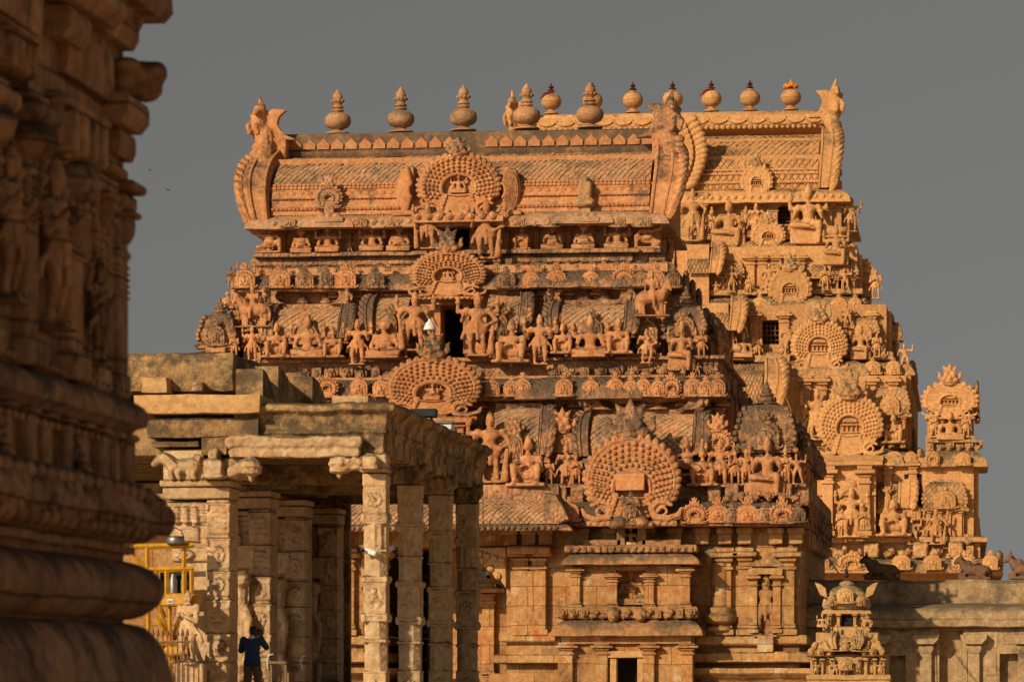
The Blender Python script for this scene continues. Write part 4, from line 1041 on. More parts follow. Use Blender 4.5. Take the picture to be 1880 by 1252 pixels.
m.build('roof_eave', OR, FG)
m = MB(); n = 8; k = 60                                                                            # plain band and ropes along the foot of the roof
for j in range(n + 1):
    p, q = fn(0, lin(.05, .335, j / n)); q = p + q * .062
    for i in range(k + 1): m.v.append(Vector((lin(xa, xb, i / k), q.y + R.uniform(-.008, .008), q.z)))
m.f = [(j * (k + 1) + i, j * (k + 1) + i + 1, (j + 1) * (k + 1) + i + 1, (j + 1) * (k + 1) + i) for j in range(n) for i in range(k)]
for i in range(46):
    p, q = fn(0, .245); q = p + q * .07; m.ell((lin(xa, xb, (i + .5) / 46), q.y, q.z), (.13, .05, .09), 7, 4)
m.build('roof_band', O, FG); m = MB()
for t in (.10, .19, .30, .33):
    m.mark('rope_band'); p, n = fn(0, t); q = p + n * .09
    for i in range(90):
        x = lin(xa, xb, (i + .5) / 90); m.ell((x, q.y, q.z), (.095, .06, .06 if t != .19 else .03), 6, 4)
m.build('rope_band', O, FG)
m = MB(); zk0, zk1 = Z(272, 129.25, 850), Z(244, 129.6, 850); zk0b = Z(290, 128.8)
m.box(xa - .2, xb + .2, 129.25, 131.6, zk0 - .1, zk1, .05)
q = MB(); q.sweep([(xa, 132), (xa, 129.25), (xb, 129.25), (xb, 132)], [(0, 0), (.12, 0), (.2, .12), (.2, .2), (.1, .26), (0, .26)]); m.merge(q, Matrix.Translation((0, 0, zk0 - .28)))
m.build('roof_crest', 'crest', FG)
m = MB()
for i in range(26):
    x = lin(xa, xb, (i + .6) / 26.2)
    if i in (12, 13): continue
    if i == 14: m.mark('crest_petals')
    m.prism([(-.2, 0), (.2, 0), (.22, .18), (.1, .30), (0, .40), (-.1, .30), (-.22, .18)], -.06, .02, Matrix.Translation((x, 129.25, zk0 + .01)), c=.02)
m.build('crest_petals', O, FG)
disc = disc
for (px, k) in ((604, 'arch_small'), (1075, None)):
    if k:
        archp(FG, px, 382, 342, 46, Yr - .12, k, OR, lion=26, nm='small_arch')
    m = MB(); pbox(m, px - 9, px + 9, 380, 396, Yr - .3, Yr + .4, ref=px); pbox(m, px - 26, px + 26, 398, 408, Yr - .75, Yr, ref=px)
    for s in (-14, 0, 14): m.ell(W(px + s, 398, Yr - .5), (.18, .2, .14), 8, 5)
    if not k:
        m.box(X(px - 12, Yr), X(px + 12, Yr), Yr - .35, Yr + .8, Z(380, Yr, px), Z(335, Yr, px), .06); m.ell(W(px, 335, Yr + .2), (.21, .45, .2), 10, 6); m.box(X(px - 18, Yr), X(px + 18, Yr), Yr - .45, Yr + .3, Z(382, Yr, px), Z(366, Yr, px), .08)
    m.build('roof_stele', OR, FG)
m = MB()                                                                                            # shell fans beside the great arch
for (px, s) in ((922, 1), (760, -1)):
    m.mark('shell_fan')
    for k in range(7):
        r = (14 + 5.0 * k) * S(Yr)
        pts = [(X(px, Yr) + s * r * .62 * math.cos(a), Yr - .05 - .04 * (7 - k), Z(352, Yr, px) + r * 1.05 * math.sin(a)) for a in [rad(-60 + 18 * i) for i in range(8)]]
        m.chain(pts, [.07] * 8, 6)
    m.box(X(px - 4 * s, Yr), X(px + 38 * s, Yr), Yr - .35, Yr + .4, Z(398, Yr, px), Z(388, Yr, px), .04)
    m.prism([(0, -.7), (s * .55, -.6), (s * .62, .1), (s * .45, .75), (0, .85)], -.1, .7, Matrix.Translation((X(px, Yr), Yr + .05, Z(352, Yr, px))), c=.04)
m.build('shell_fan', O, FG)
archp(FG, 842, 398, 283, 158, Yr - .25, 'arch_round', O, fill='sit4', lion=42, lmat=OD)
m = MB(); pbox(m, 760, 924, 396, 408, Yr - .85, Yr + .2, ref=842); disc_row(m, X(764, Yr), X(920, Yr), Yr - .88, Z(402, Yr, 842), .13, 2.6); m.build('arch_pedestal', O, FG)
# --- finials
for (px, pb, pt) in ((620, 247, 163), (736, 244, 159), (851, 241, 155), (967, 238, 152), (1083, 236, 150)):
    h = (pb - pt) * S(130); o = inst(PF['pot_bud'], 'roof_finial', OR, FG, W(px, pb, 130), (h * .74, h * .74, h))
inst(PF['horn'], 'horned_lion_crest', O, FG, W(492, 258, 128.6), (1.75, 1.5, 84 * S(129))); inst(PF['horn'], 'horned_lion_crest', OD, FG, W(1220, 252, 128.6), (-1.7, 1.5, 90 * S(129)))
# --- carvings along the shaded right flank
for (yy, px, py, k, h) in ((124.5, 1478, 890, 'deity', 60), (126.5, 1478, 890, 'sit4', 60), (129, 1478, 890, 'guard', 80), (125.2, 1330, 660, 'deity', 60), (127, 1330, 660, 'sit4', 56), (129.5, 1328, 660, 'guard', 70), (127.5, 1228, 470, 'sit4', 46), (130, 1228, 470, 'guard', 70)):
    p = W(px, py, 122.5 if py > 800 else 124 if py > 600 else 126.5); h *= S(123)
    inst(PF[k], 'flank_statue', O, FG, Vector((p.x - .25, yy, p.z)), (h, h, h), PI / 2)
m = MB()
for (yy, xx, z0, z1, dp) in ((125.5, X(1460, 122.2), zl1, Z(750, 122.2, 1405), 2.2), (129.5, X(1460, 122.2), zl1, Z(740, 122.2, 1405), 3.0), (134, X(1460, 122.2), zl1, Z(750, 122.2, 1405), 3.0), (138.5, X(1460, 122.2), zl1, Z(745, 122.2, 1405), 3.0), (126.5, X(1300, 124), z22, Z(560, 124, 1260), 2.0), (130, X(1300, 124), z22, Z(545, 124, 1260), 2.6)):
    hh = z1 - z0; m.mark('flank_shrine')
    m.box(xx - 1.2, xx, yy - dp / 2, yy + dp / 2, z0, z0 + hh * .4); m.box(xx - 1.2, xx + .25, yy - dp / 2 - .1, yy + dp / 2 + .1, z0 + hh * .4, z0 + hh * .5)
    for k in range(8):
        a = rad(10 + 11 * k); m.box(xx - 1.2 + .1, xx - 1.0 + 1.1 * math.cos(a), yy - dp / 2 + .12, yy + dp / 2 - .12, z0 + hh * (.5 + .06 * k), z0 + hh * (.5 + .06 * (k + 1)), .01)
    for s in (-1, 1):
        for k in range(6): m.ell((xx - 1.0 + 1.2 * math.cos(rad(12 * k)), yy + s * dp / 2, z0 + hh * (.52 + .085 * k)), (.16, .16, .2), 7, 5)
m.build('flank_shrine', OD, FG)

clutter(FG, [(1008, 1066), (1196, 1258), (1340, 1462)], 868, 30, 122.35, O, .8)
clutter(FG, [(640, 736), (900, 1010), (1050, 1180)], 615, 30, 124.6, OD, .95)
clutter(FG, [(480, 740), (905, 1215)], 656, 26, 123.55, OD, 1.5)
clutter(FG, [(500, 770), (900, 1195)], 464, 24, 126.5, O, 2.4)
clutter(FG, [(905, 1060), (1255, 1460)], 892, 30, 121.95, OD, 1.6)

for (px, x_, s) in ((488, xa - .35, -1), (1224, xb + .35, 1)):
    pass
xa, xb = X(498, 126.2), X(1192, 126.2)
for (x_, s, px) in ((xa, -1, 486), (xb, 1, 1222)):
    m = MB(); z_ = Z(300, 127.5); t_ = W(px, 252, 128.6)
    m.chain([(x_ + s * .55, 127.6, z_), (x_ + s * .62, 128.2, z_ + .5), (t_.x, 128.6, t_.z + .1)], [.30, .34, .36], 10)
    for k in range(4): m.ell((x_ + s * .85, 127.6 + .2 * k, z_ + .1 + .22 * k), (.2, .2, .18), 8, 5)
    m.box(min(x_, t_.x) - .1, max(x_, t_.x) + .1, 128.4, 129.6, z_ - .3, Z(250, 128.6)); m.worn('crest_neck', O, FG, .04, .04, 4)
clutter(FG, [(430, 740), (910, 1240)], 500, 20, 124.9, OD, 1.5)
clutter(FG, [(1010, 1330)], 692, 24, 123.2, OD, 1.3)
clutter(FG, [(640, 740), (905, 1060), (1200, 1262)], 735, 26, 122.9, OD, 1.2)

for (px, wd) in ((1085, 34), (1158, 28), (1208, 28), (1296, 30), (940, 34), (905, 30), (700, 34)): archp(FG, px, 729, 697, wd, 122.62, 'arch_panel', O, lion=10, nm='small_arch')
for (px, wd) in ((560, 38), (600, 30), (690, 38), (930, 38), (975, 34), (1085, 36), (1178, 30), (1236, 30)): archp(FG, px, 530, 498, wd, 124.5, 'arch_panel', O if px % 2 else OD, lion=12, nm='small_arch')
for (px, wd) in ((1345, 36), (1404, 40), (1464, 34)): archp(FG, px, 960, 930, wd, 120.64, 'arch_panel', OD, lion=12, nm='small_arch')
for (px, wd) in ((530, 30), (660, 34), (720, 30), (950, 30), (1010, 34), (1135, 30), (1180, 34)): archp(FG, px, 418, 398, wd, 125.72, 'arch_panel', OR, lion=0, nm='small_arch')

m = MB(); m.box(X(424, 125.4), X(520, 125.4), 125.4, 134.8, z22 - .1, zt2 - .05); m.mark('side_block'); m.box(X(372, 124.6), X(440, 124.6), 124.7, 134, z22 - .1, Z(586, 124.6, 400)); m.mark('side_block'); m.box(X(1222, 125.4), X(1262, 125.4), 125.4, 134.8, z22 - .1, Z(540, 125.4, 1250)); m.build('side_block', O, FG)
figs(FG, 124.6, [(432, 600, 56, 'attend', False, 1.1), (418, 566, 30, 'sithair'), (480, 640, 50, 'deity', False, 1.1)], O)
# ================================================================== rear gateway tower
RG = thing('temple_gateway_tower', (XCEN, 222, 0), 'taller yellow ochre stone gateway tower behind, with round pots and a stepped side turret', 'temple tower', 'temple gateway towers')
H, HD = 'ochre', 'ochre_dark'
def rbox(mb, pa, pb, pt, pbm, Y, Yb, ref=1450, c=.02): mb.box(X(pa, Y), X(pb, Y), Y, Yb, Z(pbm, Y, ref), Z(pt, Y, ref), c)
def rsweep(mb, pb, pt, pbm, Y, Yb, pf, o, ref=1450, bays=(), jit=.02):
    xr = X(pb, Y) - o; xl = mx(xr); q = MB()
    q.sweep(u_path(xl, xr, Y + o, Yb, bays), pf(o, Z(pt, Y, ref) - Z(pbm, Y, ref)), step=.6, jit=jit); mb.merge(q, Matrix.Translation((0, 0, Z(pbm, Y, ref))))
def rwall(name, pb, pt, pbm, Y, Yb, pil=(), pt2=None, pb2=None, ref=1450, win=None, cut=None):
    m = MB(); xr = X(pb, Y); xl = mx(xr)
    if win:
        a, c_, t, bt = win; xa, xc = X(a, Y), X(c_, Y); zt_, zb_ = Z(t, Y, a), Z(bt, Y, a)
        m.box(xl, xa, Y, Yb, Z(pbm, Y, ref), Z(pt, Y, ref)); m.box(xc, xr, Y, Yb, Z(pbm, Y, ref), Z(pt, Y, ref))
        m.box(xa - .05, xc + .05, Y + .01, Yb, zt_, Z(pt, Y, ref) - .01); m.box(xa - .05, xc + .05, Y + .01, Yb, Z(pbm, Y, ref) + .01, zb_)
    else: m.box(xl, xr, Y, Yb, Z(pbm, Y, ref), Z(pt, Y, ref))
    m.build('tier_wall', H, RG)
    m = MB()
    for px in pil: pilaster(m, X(px, Y), 22 * S(Y), Y, .2, Z(pb2 or pbm, Y, px), Z(pt2 or pt, Y, px))
    n = int((Yb - Y) / 2.2)
    for k in range(n): m.mark('pilaster'); m.box(xr - .1, xr + .25, Y + .4 + k * 2.2, Y + 1.0 + k * 2.2, Z(pb2 or pbm, Y, ref), Z(pt2 or pt, Y, ref))
    m.build('bay_wall', H, RG)
    if win:
        m = MB(); m.box(xa, xc, Y + 1.1, Y + 1.2, zb_, zt_); m.build('window_dark', 'void', RG)
        m = MB(); ww = xc - xa
        for i in range(1, 4): m.box(xa + ww * i / 4 - .03, xa + ww * i / 4 + .03, Y + .55, Y + .62, zb_, zt_)
        for i in range(1, 5): m.box(xa, xc, Y + .5, Y + .56, lin(zb_, zt_, i / 5) - .03, lin(zb_, zt_, i / 5) + .03)
        m.build('window_grille', 'rust', RG)
# levels (front plane, wall's right edge)
YD, YC, YB2, YA, YN, YR = 205.0, 206.5, 208.5, 210.5, 212.5, 212.5
rwall('d', 1788, 840, 1012, YD, 239, (), ref=1600)
m = MB(); rsweep(m, 1842, 1020, 1052, YD - 1.5, 241, KAP, 1.5, 1650, [(X(1500, 204), X(1600, 204), .4)], .04); m.build('base_cornice', HD, RG)
m = MB(); xr = X(1800, 204.5); m.box(mx(xr), xr, 204.6, 239.6, Z(1024, 204, 1650), Z(985, 204, 1650))
rsweep(m, 1812, 984, 996, YD - .9, 239.5, SLAB, .7, 1650); head_row(m, X(1530, 204.5), X(1795, 204.5), 204.35, Z(1022, 204, 1650), .68, 1.15)
for px in (1500, 1600, 1690, 1755): rbox(m, px - 14, px + 14, 994, 1024, 203.9, 204.8, 1650, .1)
m.build('base_frieze', HD, RG)
rb = MB(); xr = X(1790, 206); rb.box(mx(xr), xr, 206, 239, 0, Z(1046, 204, 1650)); rb.build('base_wall', H, RG)
for (px, wd) in ((1505, 40), (1563, 44), (1712, 36), (1655, 36), (1770, 40), (1818, 30)): archp(RG, px, 1046, 1018, wd, YD - 1.75, 'arch_small' if wd > 36 else 'arch_tiny', H, lion=10, nm='small_arch')
rwin = MB()
# --- lowest storey in view: bay with three figures, side bay, open passage, corner turret
m = MB()
rbox(m, 1500, 1608, 852, 985, YD - 1.2, YD + 2, 1550)
for px in (1520, 1588): pilaster(m, X(px, YD - 1.2), 26 * S(YD), YD - 1.2, .35, Z(985, YD, px), Z(858, YD, px))
for px in (1630, 1676): pilaster(m, X(px, YD), 20 * S(YD), YD, .25, Z(985, YD, px), Z(845, YD, px))
m.build('bay_wall', H, RG)
m = MB(); q = MB()
for (pt, pbm, o) in ((848, 858, .5), (905, 912, .15)):
    q = MB(); q.sweep(u_path(X(1504, YD), X(1604, YD), YD - 1.2, YD + 1), SLAB(o, (pbm - pt) * S(YD)), jit=.01); m.merge(q, Matrix.Translation((0, 0, Z(pbm, YD, 1550))))
m.ell(W(1562, 890, YD - 1.2), (.34, .12, .34), 12, 6)
for s in (-1, 1): m.chain([W(1562 + s * 4, 898, YD - 1.25), W(1562 + s * 14, 902, YD - 1.3), W(1562 + s * 20, 912, YD - 1.25)], [.14, .16, .1])
m.build('niche_canopy', H, RG)
figs(RG, YD - 1.5, [(1563, 984, 86, 'deity', False, 1.2), (1586, 985, 58, 'attend'), (1546, 985, 54, 'attend')], H)
sala(RG, 1612, 1648, 868, 942, 988, YD - .2, H, lmat=HD, gl=False, gw=.9)
figs(RG, YD - 1.0, [(1640, 982, 62, 'situp', False, 1.2), (1674, 998, 46, 'dancer', False, 1.2), (1718, 998, 62, 'guard', False, 1.2)], H)
archp(RG, 1675, 955, 925, 34, YD - .4, 'arch_small', H, lion=0, nm='small_arch'); m = MB(); rbox(m, 1664, 1688, 954, 988, YD - .3, YD + .5, 1675); m.build('panel_shrine', H, RG)
kuta(RG, 1735, 84, 880, 938, 988, YD - .4, H, fin=30, lion=8, dmat=HD, lat=True)
m = MB(); rbox(m, 1660, 1692, 870, 930, YD - .05, YD + .3, 1676); m.build('side_opening', 'void', RG)
# --- corner turret, a tall shrine of its own at the end of the tier
m = MB(); rbox(m, 1700, 1790, 800, 842, YD + .6, YD + 5, 1745); rbox(m, 1702, 1788, 720, 800, YD + 1.0, YD + 4.6, 1745)
for px in (1710, 1728, 1762, 1780): pilaster(m, X(px, YD + 1.0), 13 * S(YD), YD + 1.0, .22, Z(800, YD, px), Z(764, YD, px))
m.build('corner_turret', H, RG)
m = MB()
for (pa, pb_, pt, pbm, o, pf, yy) in ((1690, 1814, 826, 858, .9, KAP, YD), (1702, 1804, 806, 812, .3, SLAB, YD + .7)):
    q = MB(); q.sweep(u_path(X(pa, yy) + o, X(pb_, yy) - o, yy + o - .4, YD + 6), pf(o, (pbm - pt) * S(YD)), jit=.02); m.merge(q, Matrix.Translation((0, 0, Z(pbm, YD, 1750))))
head_row(m, X(1700, YD + .4), X(1806, YD + .4), YD + .4, Z(826, YD, 1750), .48)
m.build('turret_cornice', HD, RG)
for (px, wd) in ((1768, 30), (1712, 24)): archp(RG, px, 855, 830, wd, YD - .5, 'arch_small', H, lion=0, nm='small_arch')
archp(RG, 1744, 766, 702, 100, YD + .7, 'arch_flame', H, fill='pavilion', lion=38)
figs(RG, YD + .6, [(1744, 806, 44, 'sit4', False, 1.3), (1714, 802, 42, 'attend'), (1774, 802, 42, 'attend')], H)
inst(PF['arch_flame'], 'horseshoe_arch', HD, RG, Vector((X(1790, YD + 1), YD + 2.8, Z(766, YD, 1744))), (1.5, .8, 1.0), PI / 2)
# --- third storey below the roof, with the great round arch
rwall('c', 1664, 690, 846, YC, 237, (1480, 1510, 1600, 1640), 690, 840, 1560)
m = MB(); rsweep(m, 1694, 822, 858, YC - 1.2, 238, KAP, 1.2, 1560, [(X(1490, YC), X(1620, YC), .7)], .03); m.build('tier_cornice', HD, RG)
m = MB(); rsweep(m, 1672, 806, 824, YC - .5, 237.4, SLAB, .5, 1560); head_row(m, X(1610, YC), X(1668, YC), YC - 1.0, Z(824, YC, 1640), .5); m.build('tier_ledge', HD, RG)
archp(RG, 1560, 838, 726, 122, YC - 1.6, 'arch_round', H, fill='pavilion', lion=54, lmat=HD)
m = MB(); rbox(m, 1500, 1622, 836, 846, YC - 2.2, YC, 1560); m.build('arch_pedestal', H, RG)
for (px, wd) in ((1642, 34), (1672, 24)): archp(RG, px, 855, 828, wd, YC - 1.5, 'arch_small', H, lion=0, nm='small_arch')
kuta(RG, 1634, 74, 706, 766, 818, YC - .4, H, fin=26, lion=0, lat=True, dmat=HD)
figs(RG, YC - .8, [(1500, 806, 90, 'guard', False, 1.1), (1490, 800, 60, 'dancer'), (1640, 812, 50, 'situp'), (1612, 812, 46, 'attend')], H)
m = MB(); b, fn = barrel(X(1335, YC - 2), X(1400, YC - 2), YC - 2.4, Z(752, YC, 1370), 3.2, 84 * S(YC), 10, 12, .05, 84); b.build('miniature_roof', HD, RG, 30)
gable(m, fn, X(1400, YC - 2), 1.0, 1, .3, 9, .3); m.box(X(1338, YC), X(1398, YC), YC - 1.6, YC, Z(846, YC, 1370), Z(700, YC, 1370)); m.build('miniature_shrine', H, RG)
# --- second storey
rwall('b', 1628, 560, 692, YB2, 235, (1385, 1440, 1560, 1600), 572, 655, 1480, win=(1399, 1430, 588, 632))
m = MB(); rsweep(m, 1680, 660, 692, YB2 - 1.1, 236, KAP, 1.1, 1500, [(X(1455, YB2), X(1560, YB2), .6)], .03); m.build('tier_cornice', HD, RG)
m = MB(); rsweep(m, 1640, 646, 662, YB2 - .5, 235.4, SLAB, .5, 1500); rbox(m, 1385, 1450, 652, 664, YB2 - .9, YB2, 1420); m.build('tier_ledge', HD, RG)
archp(RG, 1504, 682, 588, 104, YB2 - 1.4, 'arch_round', H, fill='pavilion', lion=40, lmat=HD)
for (px, wd) in ((1435, 34), (1602, 32), (1640, 28)): archp(RG, px, 688, 662, wd, YB2 - 1.35, 'arch_small', H, lion=8, nm='small_arch')
kuta(RG, 1584, 60, 580, 622, 655, YB2 - .4, H, fin=24, lion=0, lat=True, dmat=HD); kuta(RG, 1632, 44, 590, 626, 660, YB2 + 1.0, H, fin=22, lion=14, dmat=HD)
figs(RG, YB2 - .7, [(1390, 660, 48, 'attend'), (1448, 652, 60, 'dancer'), (1580, 646, 42, 'sithalf'), (1555, 600, 44, 'dancer'), (1345, 660, 52, 'rider'), (1610, 655, 44, 'attend'), (1660, 680, 50, 'dancer'), (1366, 655, 40, 'sit4')], H)
b, fn = barrel(X(1300, YB2 - 1.4), X(1338, YB2 - 1.4), YB2 - 1.6, Z(612, YB2, 1320), 2.6, 62 * S(YB2), 6, 10, .05, 84); b.build('miniature_roof', HD, RG, 30)
m = MB(); gable(m, fn, X(1338, YB2 - 1.4), .7, 1, .3, 8, .25); m.box(X(1302, YB2), X(1340, YB2), YB2 - 1.2, YB2, Z(690, YB2, 1320), Z(560, YB2, 1320)); m.build('miniature_shrine', H, RG)
# --- first storey
rwall('a', 1574, 452, 578, YA, 233.5, (1378, 1400, 1425, 1470, 1545), 468, 540, 1450)
m = MB(); rsweep(m, 1592, 540, 574, YA - 1.1, 234.5, KAP, 1.1, 1450, [(X(1410, YA), X(1488, YA), .6)], .03); m.build('tier_cornice', HD, RG)
m = MB(); rsweep(m, 1584, 530, 542, YA - .5, 233.9, SLAB, .5, 1450); m.build('tier_ledge', HD, RG)
archp(RG, 1450, 564, 494, 78, YA - 1.4, 'arch_flame', H, fill='pavilion', lion=34, lmat=HD)
for (px, wd) in ((1395, 32), (1540, 32), (1570, 26)): archp(RG, px, 572, 546, wd, YA - 1.35, 'arch_small', H, lion=8, nm='small_arch')
kuta(RG, 1343, 44, 478, 510, 536, YA - .3, H, fin=22, lion=0, lat=True, dmat=HD); kuta(RG, 1552, 44, 478, 512, 540, YA - .3, H, fin=20, lion=0, lat=True, dmat=HD)
archp(RG, 1590, 520, 488, 34, YA + 1.2, 'arch_flame', H, lion=16, nm='small_arch'); m = MB(); rbox(m, 1578, 1602, 518, 545, YA + 1.3, YA + 3, 1590); m.build('panel_shrine', H, RG)
sala(RG, 1490, 1516, 480, 512, 538, YA - .2, H, lmat=HD, gl=False, gr=False, pots=(1496, 1510), poth=14)
figs(RG, YA - .7, [(1343, 536, 46, 'deity'), (1412, 538, 56, 'dancer'), (1550, 536, 44, 'dancer'), (1290, 542, 52, 'attend'), (1375, 540, 34, 'attend'), (1515, 532, 44, 'attend'), (1608, 548, 54, 'attend'), (1557, 600, 48, 'dancer'), (1535, 470, 50, 'sithalf')], H)
b, fn = barrel(X(1262, YA - 1), X(1302, YA - 1), YA - 1.2, Z(506, YA, 1280), 2.4, 56 * S(YA), 6, 10, .05, 84); b.build('miniature_roof', HD, RG, 30)
m = MB(); gable(m, fn, X(1302, YA - 1), .6, 1, .25, 8, .2); m.box(X(1262, YA), X(1304, YA), YA - .9, YA, Z(580, YA, 1290), Z(452, YA, 1290)); m.build('miniature_shrine', H, RG)
# --- neck
rwall('n', 1545, 368, 455, YN, 231.5, (1300, 1360, 1420, 1460, 1520), 372, 440, 1400, win=(1428, 1456, 378, 412))
m = MB(); rsweep(m, 1562, 440, 462, YN - .9, 232.4, KAP, .9, 1450, [(X(1370, YN), X(1440, YN), .5)], .03); rsweep(m, 1556, 430, 440, YN - .4, 231.9, SLAB, .4, 1450); m.build('neck_plinth', HD, RG)
archp(RG, 1410, 456, 408, 62, YN - 1.2, 'arch_flame', H, fill='pavilion', lion=26, lmat=HD)
figs(RG, YN - .8, [(1272, 442, 92, 'guard', False, 1.0), (1338, 434, 58, 'sithalf', False, 1.2), (1305, 432, 44, 'attend'), (1388, 436, 64, 'goddess', False, 1.1), (1362, 432, 40, 'attend'), (1484, 424, 74, 'sithalf', False, 1.0)], H)
o = inst(PF['bull'], 'bull_statue', H, RG, W(1524, 436, YN - .9), (1.75, 1.2, 1.4))
figs(RG, YN - .2, [(1552, 470, 50, 'situp'), (1548, 520, 44, 'situp'), (1564, 425, 60, 'deity')], HD)
# --- barrel roof
xa, xb = X(955, YR), X(1502, YR); ze, zt = Z(348, YR, 1400), Z(226, YR, 1400)
b, fn = barrel(xa, xb, YR, ze, 6.2, zt - ze, 46, 20, .07, 86); b.build('lattice_roof', H, RG, 30)
m = MB(); m.box(xa - .8, xb + .6, YR + 2.6, 231, ze - .4, zt - .5); m.box(xa - .4, xb + .3, YR + .7, YR + 2.7, ze - .4, ze + 2.0); m.build('roof_core', H, RG)
m = MB(); gable(m, fn, xb, 30 * S(YR), 1, .45, 13, .30); m.mark('gable_board'); gable(m, fn, xa, 40 * S(YR), -1, .45, 13, .5); m.build('gable_board', H, RG)
m = MB(); rsweep(m, 1562, 344, 372, YR - .9, 231.8, KAP, .9, 1400, (), .03); disc_row(m, X(1256, YR), X(1550, YR), YR - .82, Z(366, YR, 1400), .17, 2.5)
for t in (.07, .16, .20):
    p, n = fn(0, t); q = p + n * .1
    for i in range(110): m.ell((lin(xa, xb, (i + .5) / 110), q.y, q.z), (.13, .09, .09), 6, 4)
m.build('roof_eave', H, RG)
m = MB(); m.box(xa - .3, xb + .2, 220.8, 224, Z(236, 220.8, 1400), Z(207, 221.6, 1400), .25)
for i in range(15):
    x = lin(xa, xb, (i + .5) / 15); m.chain([(x + .55 * math.cos(q), 220.75, Z(216, 220.8, 1400) + .3 * math.sin(q)) for q in [-PI * t / 8 for t in range(9)]], [.05] * 9, 6)
disc_row(m, xa, xb, 220.6, Z(233, 220.6, 1400), .13, 2.4)
m.build('roof_crest', H, RG)
# leafed inner end board seen beside the nearer tower
m = MB()
for i in range(13):
    t = i / 12; px = 1262 + 18 * math.sin(t * PI); py = lin(338, 222, t)
    m.ell(W(px + 8, py, YR - .4), (.42, .25, .26), 8, 5, Matrix.Rotation(rad(-35), 4, 'Y')); m.ell(W(px - 10, py, YR - .5), (.16, .15, .2), 6, 4)
m.prism([(-.9, 0), (.5, 0), (.75, 1.2), (.6, 2.6), (0, 3.5), (-.9, 3.6)], -.3, .5, Matrix.Translation((X(1262, YR), YR, Z(342, YR, 1262))), c=.1)
m.build('leaf_board', H, RG)
archp(RG, 1389, 362, 303, 58, YR - .4, 'arch_flame', H, fill='pavilion', lion=24, lmat=HD)
for px in (1012, 1088, 1162, 1235, 1306, 1377, 1452):
    pb = 210 - (px - 1012) * .017; h = 52 * S(222)
    f_ = inst(PF['pot_round'], 'roof_finial', H, RG, W(px, pb, 222), (h * .68, h * .68, h * .85))
    t = MB(); c_ = W(px, pb - 41, 222)
    t.lathe([(.10, 0), (.26, .06), (.10, .14), (.08, .18), (.19, .24), (.07, .34), (.02, .52)], 10, Matrix.Translation(c_)); t.build('metal_tip', 'copper' if px != 1452 else 'marigold', f_)
    if px in (1012, 1306):
        t = MB(); t.chain([c_ + Vector((.1, -.2, .0)), c_ + Vector((-.35, -.4, -.15)), c_ + Vector((-.62, -.35, -.45))], [.07, .07, .04], 6); t.build('cloth_tie', 'cloth_red', f_)
    if px == 1452:
        t = MB()
        for q in range(14): t.ell(c_ + Vector((.34 * math.cos(q * .45), .34 * math.sin(q * .45), .05 + .04 * (q % 3))), .12, 6, 4)
        t.build('garland', 'marigold', f_)
inst(PF['horn'], 'horned_lion_crest', H, RG, W(1524, 216, 220), (-2.2, 2.0, 74 * S(220))); inst(PF['horn'], 'horned_lion_crest', H, RG, W(950, 240, 220), (2.0, 2.0, 78 * S(220)))
# --- carvings on the right flank: they make the stepped outline against the sky
for (yy, px, py, Yq_, k, h) in ((219, 1560, 345, YR, 'sit4', 74), (216, 1560, 440, YN, 'deity', 60), (222, 1560, 440, YN, 'guard', 64), (214, 1590, 542, YA, 'sit4', 56), (219, 1590, 542, YA, 'guard', 60), (212, 1650, 662, YB2, 'deity', 64), (217, 1645, 662, YB2, 'guard', 70), (223, 1645, 662, YB2, 'sit4', 60), (211, 1690, 822, YC, 'guard', 90), (216, 1688, 822, YC, 'deity', 80), (222, 1686, 822, YC, 'guard', 90), (208, 1806, 990, YD, 'guard', 70), (212, 1806, 990, YD, 'sit4', 70), (217, 1806, 990, YD, 'guard', 110)):
    p = W(px, py, Yq_); hh = h * S(yy); inst(PF[k], 'flank_statue', H, RG, Vector((p.x - .95, yy, p.z)), (hh * 1.25, hh * 1.3, hh), PI / 2)
for (yy, px, py, Yq_, sc_) in ((211, 1592, 572, YA - 1, .8), (214, 1592, 572, YA - 1, .8), (209, 1680, 690, YB2 - 1, .8), (213, 1680, 690, YB2 - 1, .8), (217, 1680, 690, YB2 - 1, .8), (207, 1694, 856, YC - 1, .9), (211, 1694, 856, YC - 1, .9), (205, 1840, 1046, YD - 1, .9), (209, 1840, 1046, YD - 1, .9), (213, 1840, 1046, YD - 1, .9), (217, 1840, 1046, YD - 1, .9)):
    p = W(px, py, Yq_); inst(PF['arch_small'], 'small_arch', HD, RG, Vector((p.x - .3, yy, p.z)), (sc_, sc_, sc_ * .55), PI / 2)
for (yy, px, py, Yq_, wd, hh) in ((217, 1622, 690, YB2, 3.0, 2.9), (215, 1655, 846, YC, 3.0, 3.6), (222, 1655, 846, YC, 4, 4.2), (217, 1575, 575, YA, 3, 2.4)):
    p = W(px, py, Yq_); inst(PF['arch_flame'], 'side_arch', HD, RG, Vector((p.x + .1, yy, p.z + 1.0)), (wd / 2, 1.2, hh / 2), PI / 2)

clutter(RG, [(1340, 1530)], 440, 28, YN - .6, H, 1.2)
clutter(RG, [(1310, 1545)], 540, 30, YA - .5, H, 1.1)
clutter(RG, [(1370, 1400), (1430, 1460), (1550, 1620)], 656, 32, YB2 - .5, H, .9)
clutter(RG, [(1480, 1510), (1610, 1660)], 816, 36, YC - .6, H, .9)
clutter(RG, [(1610, 1780)], 996, 30, YD - .8, HD, 1.2)
clutter(RG, [(1440, 1500)], 800, 40, YC - .2, H, .9)

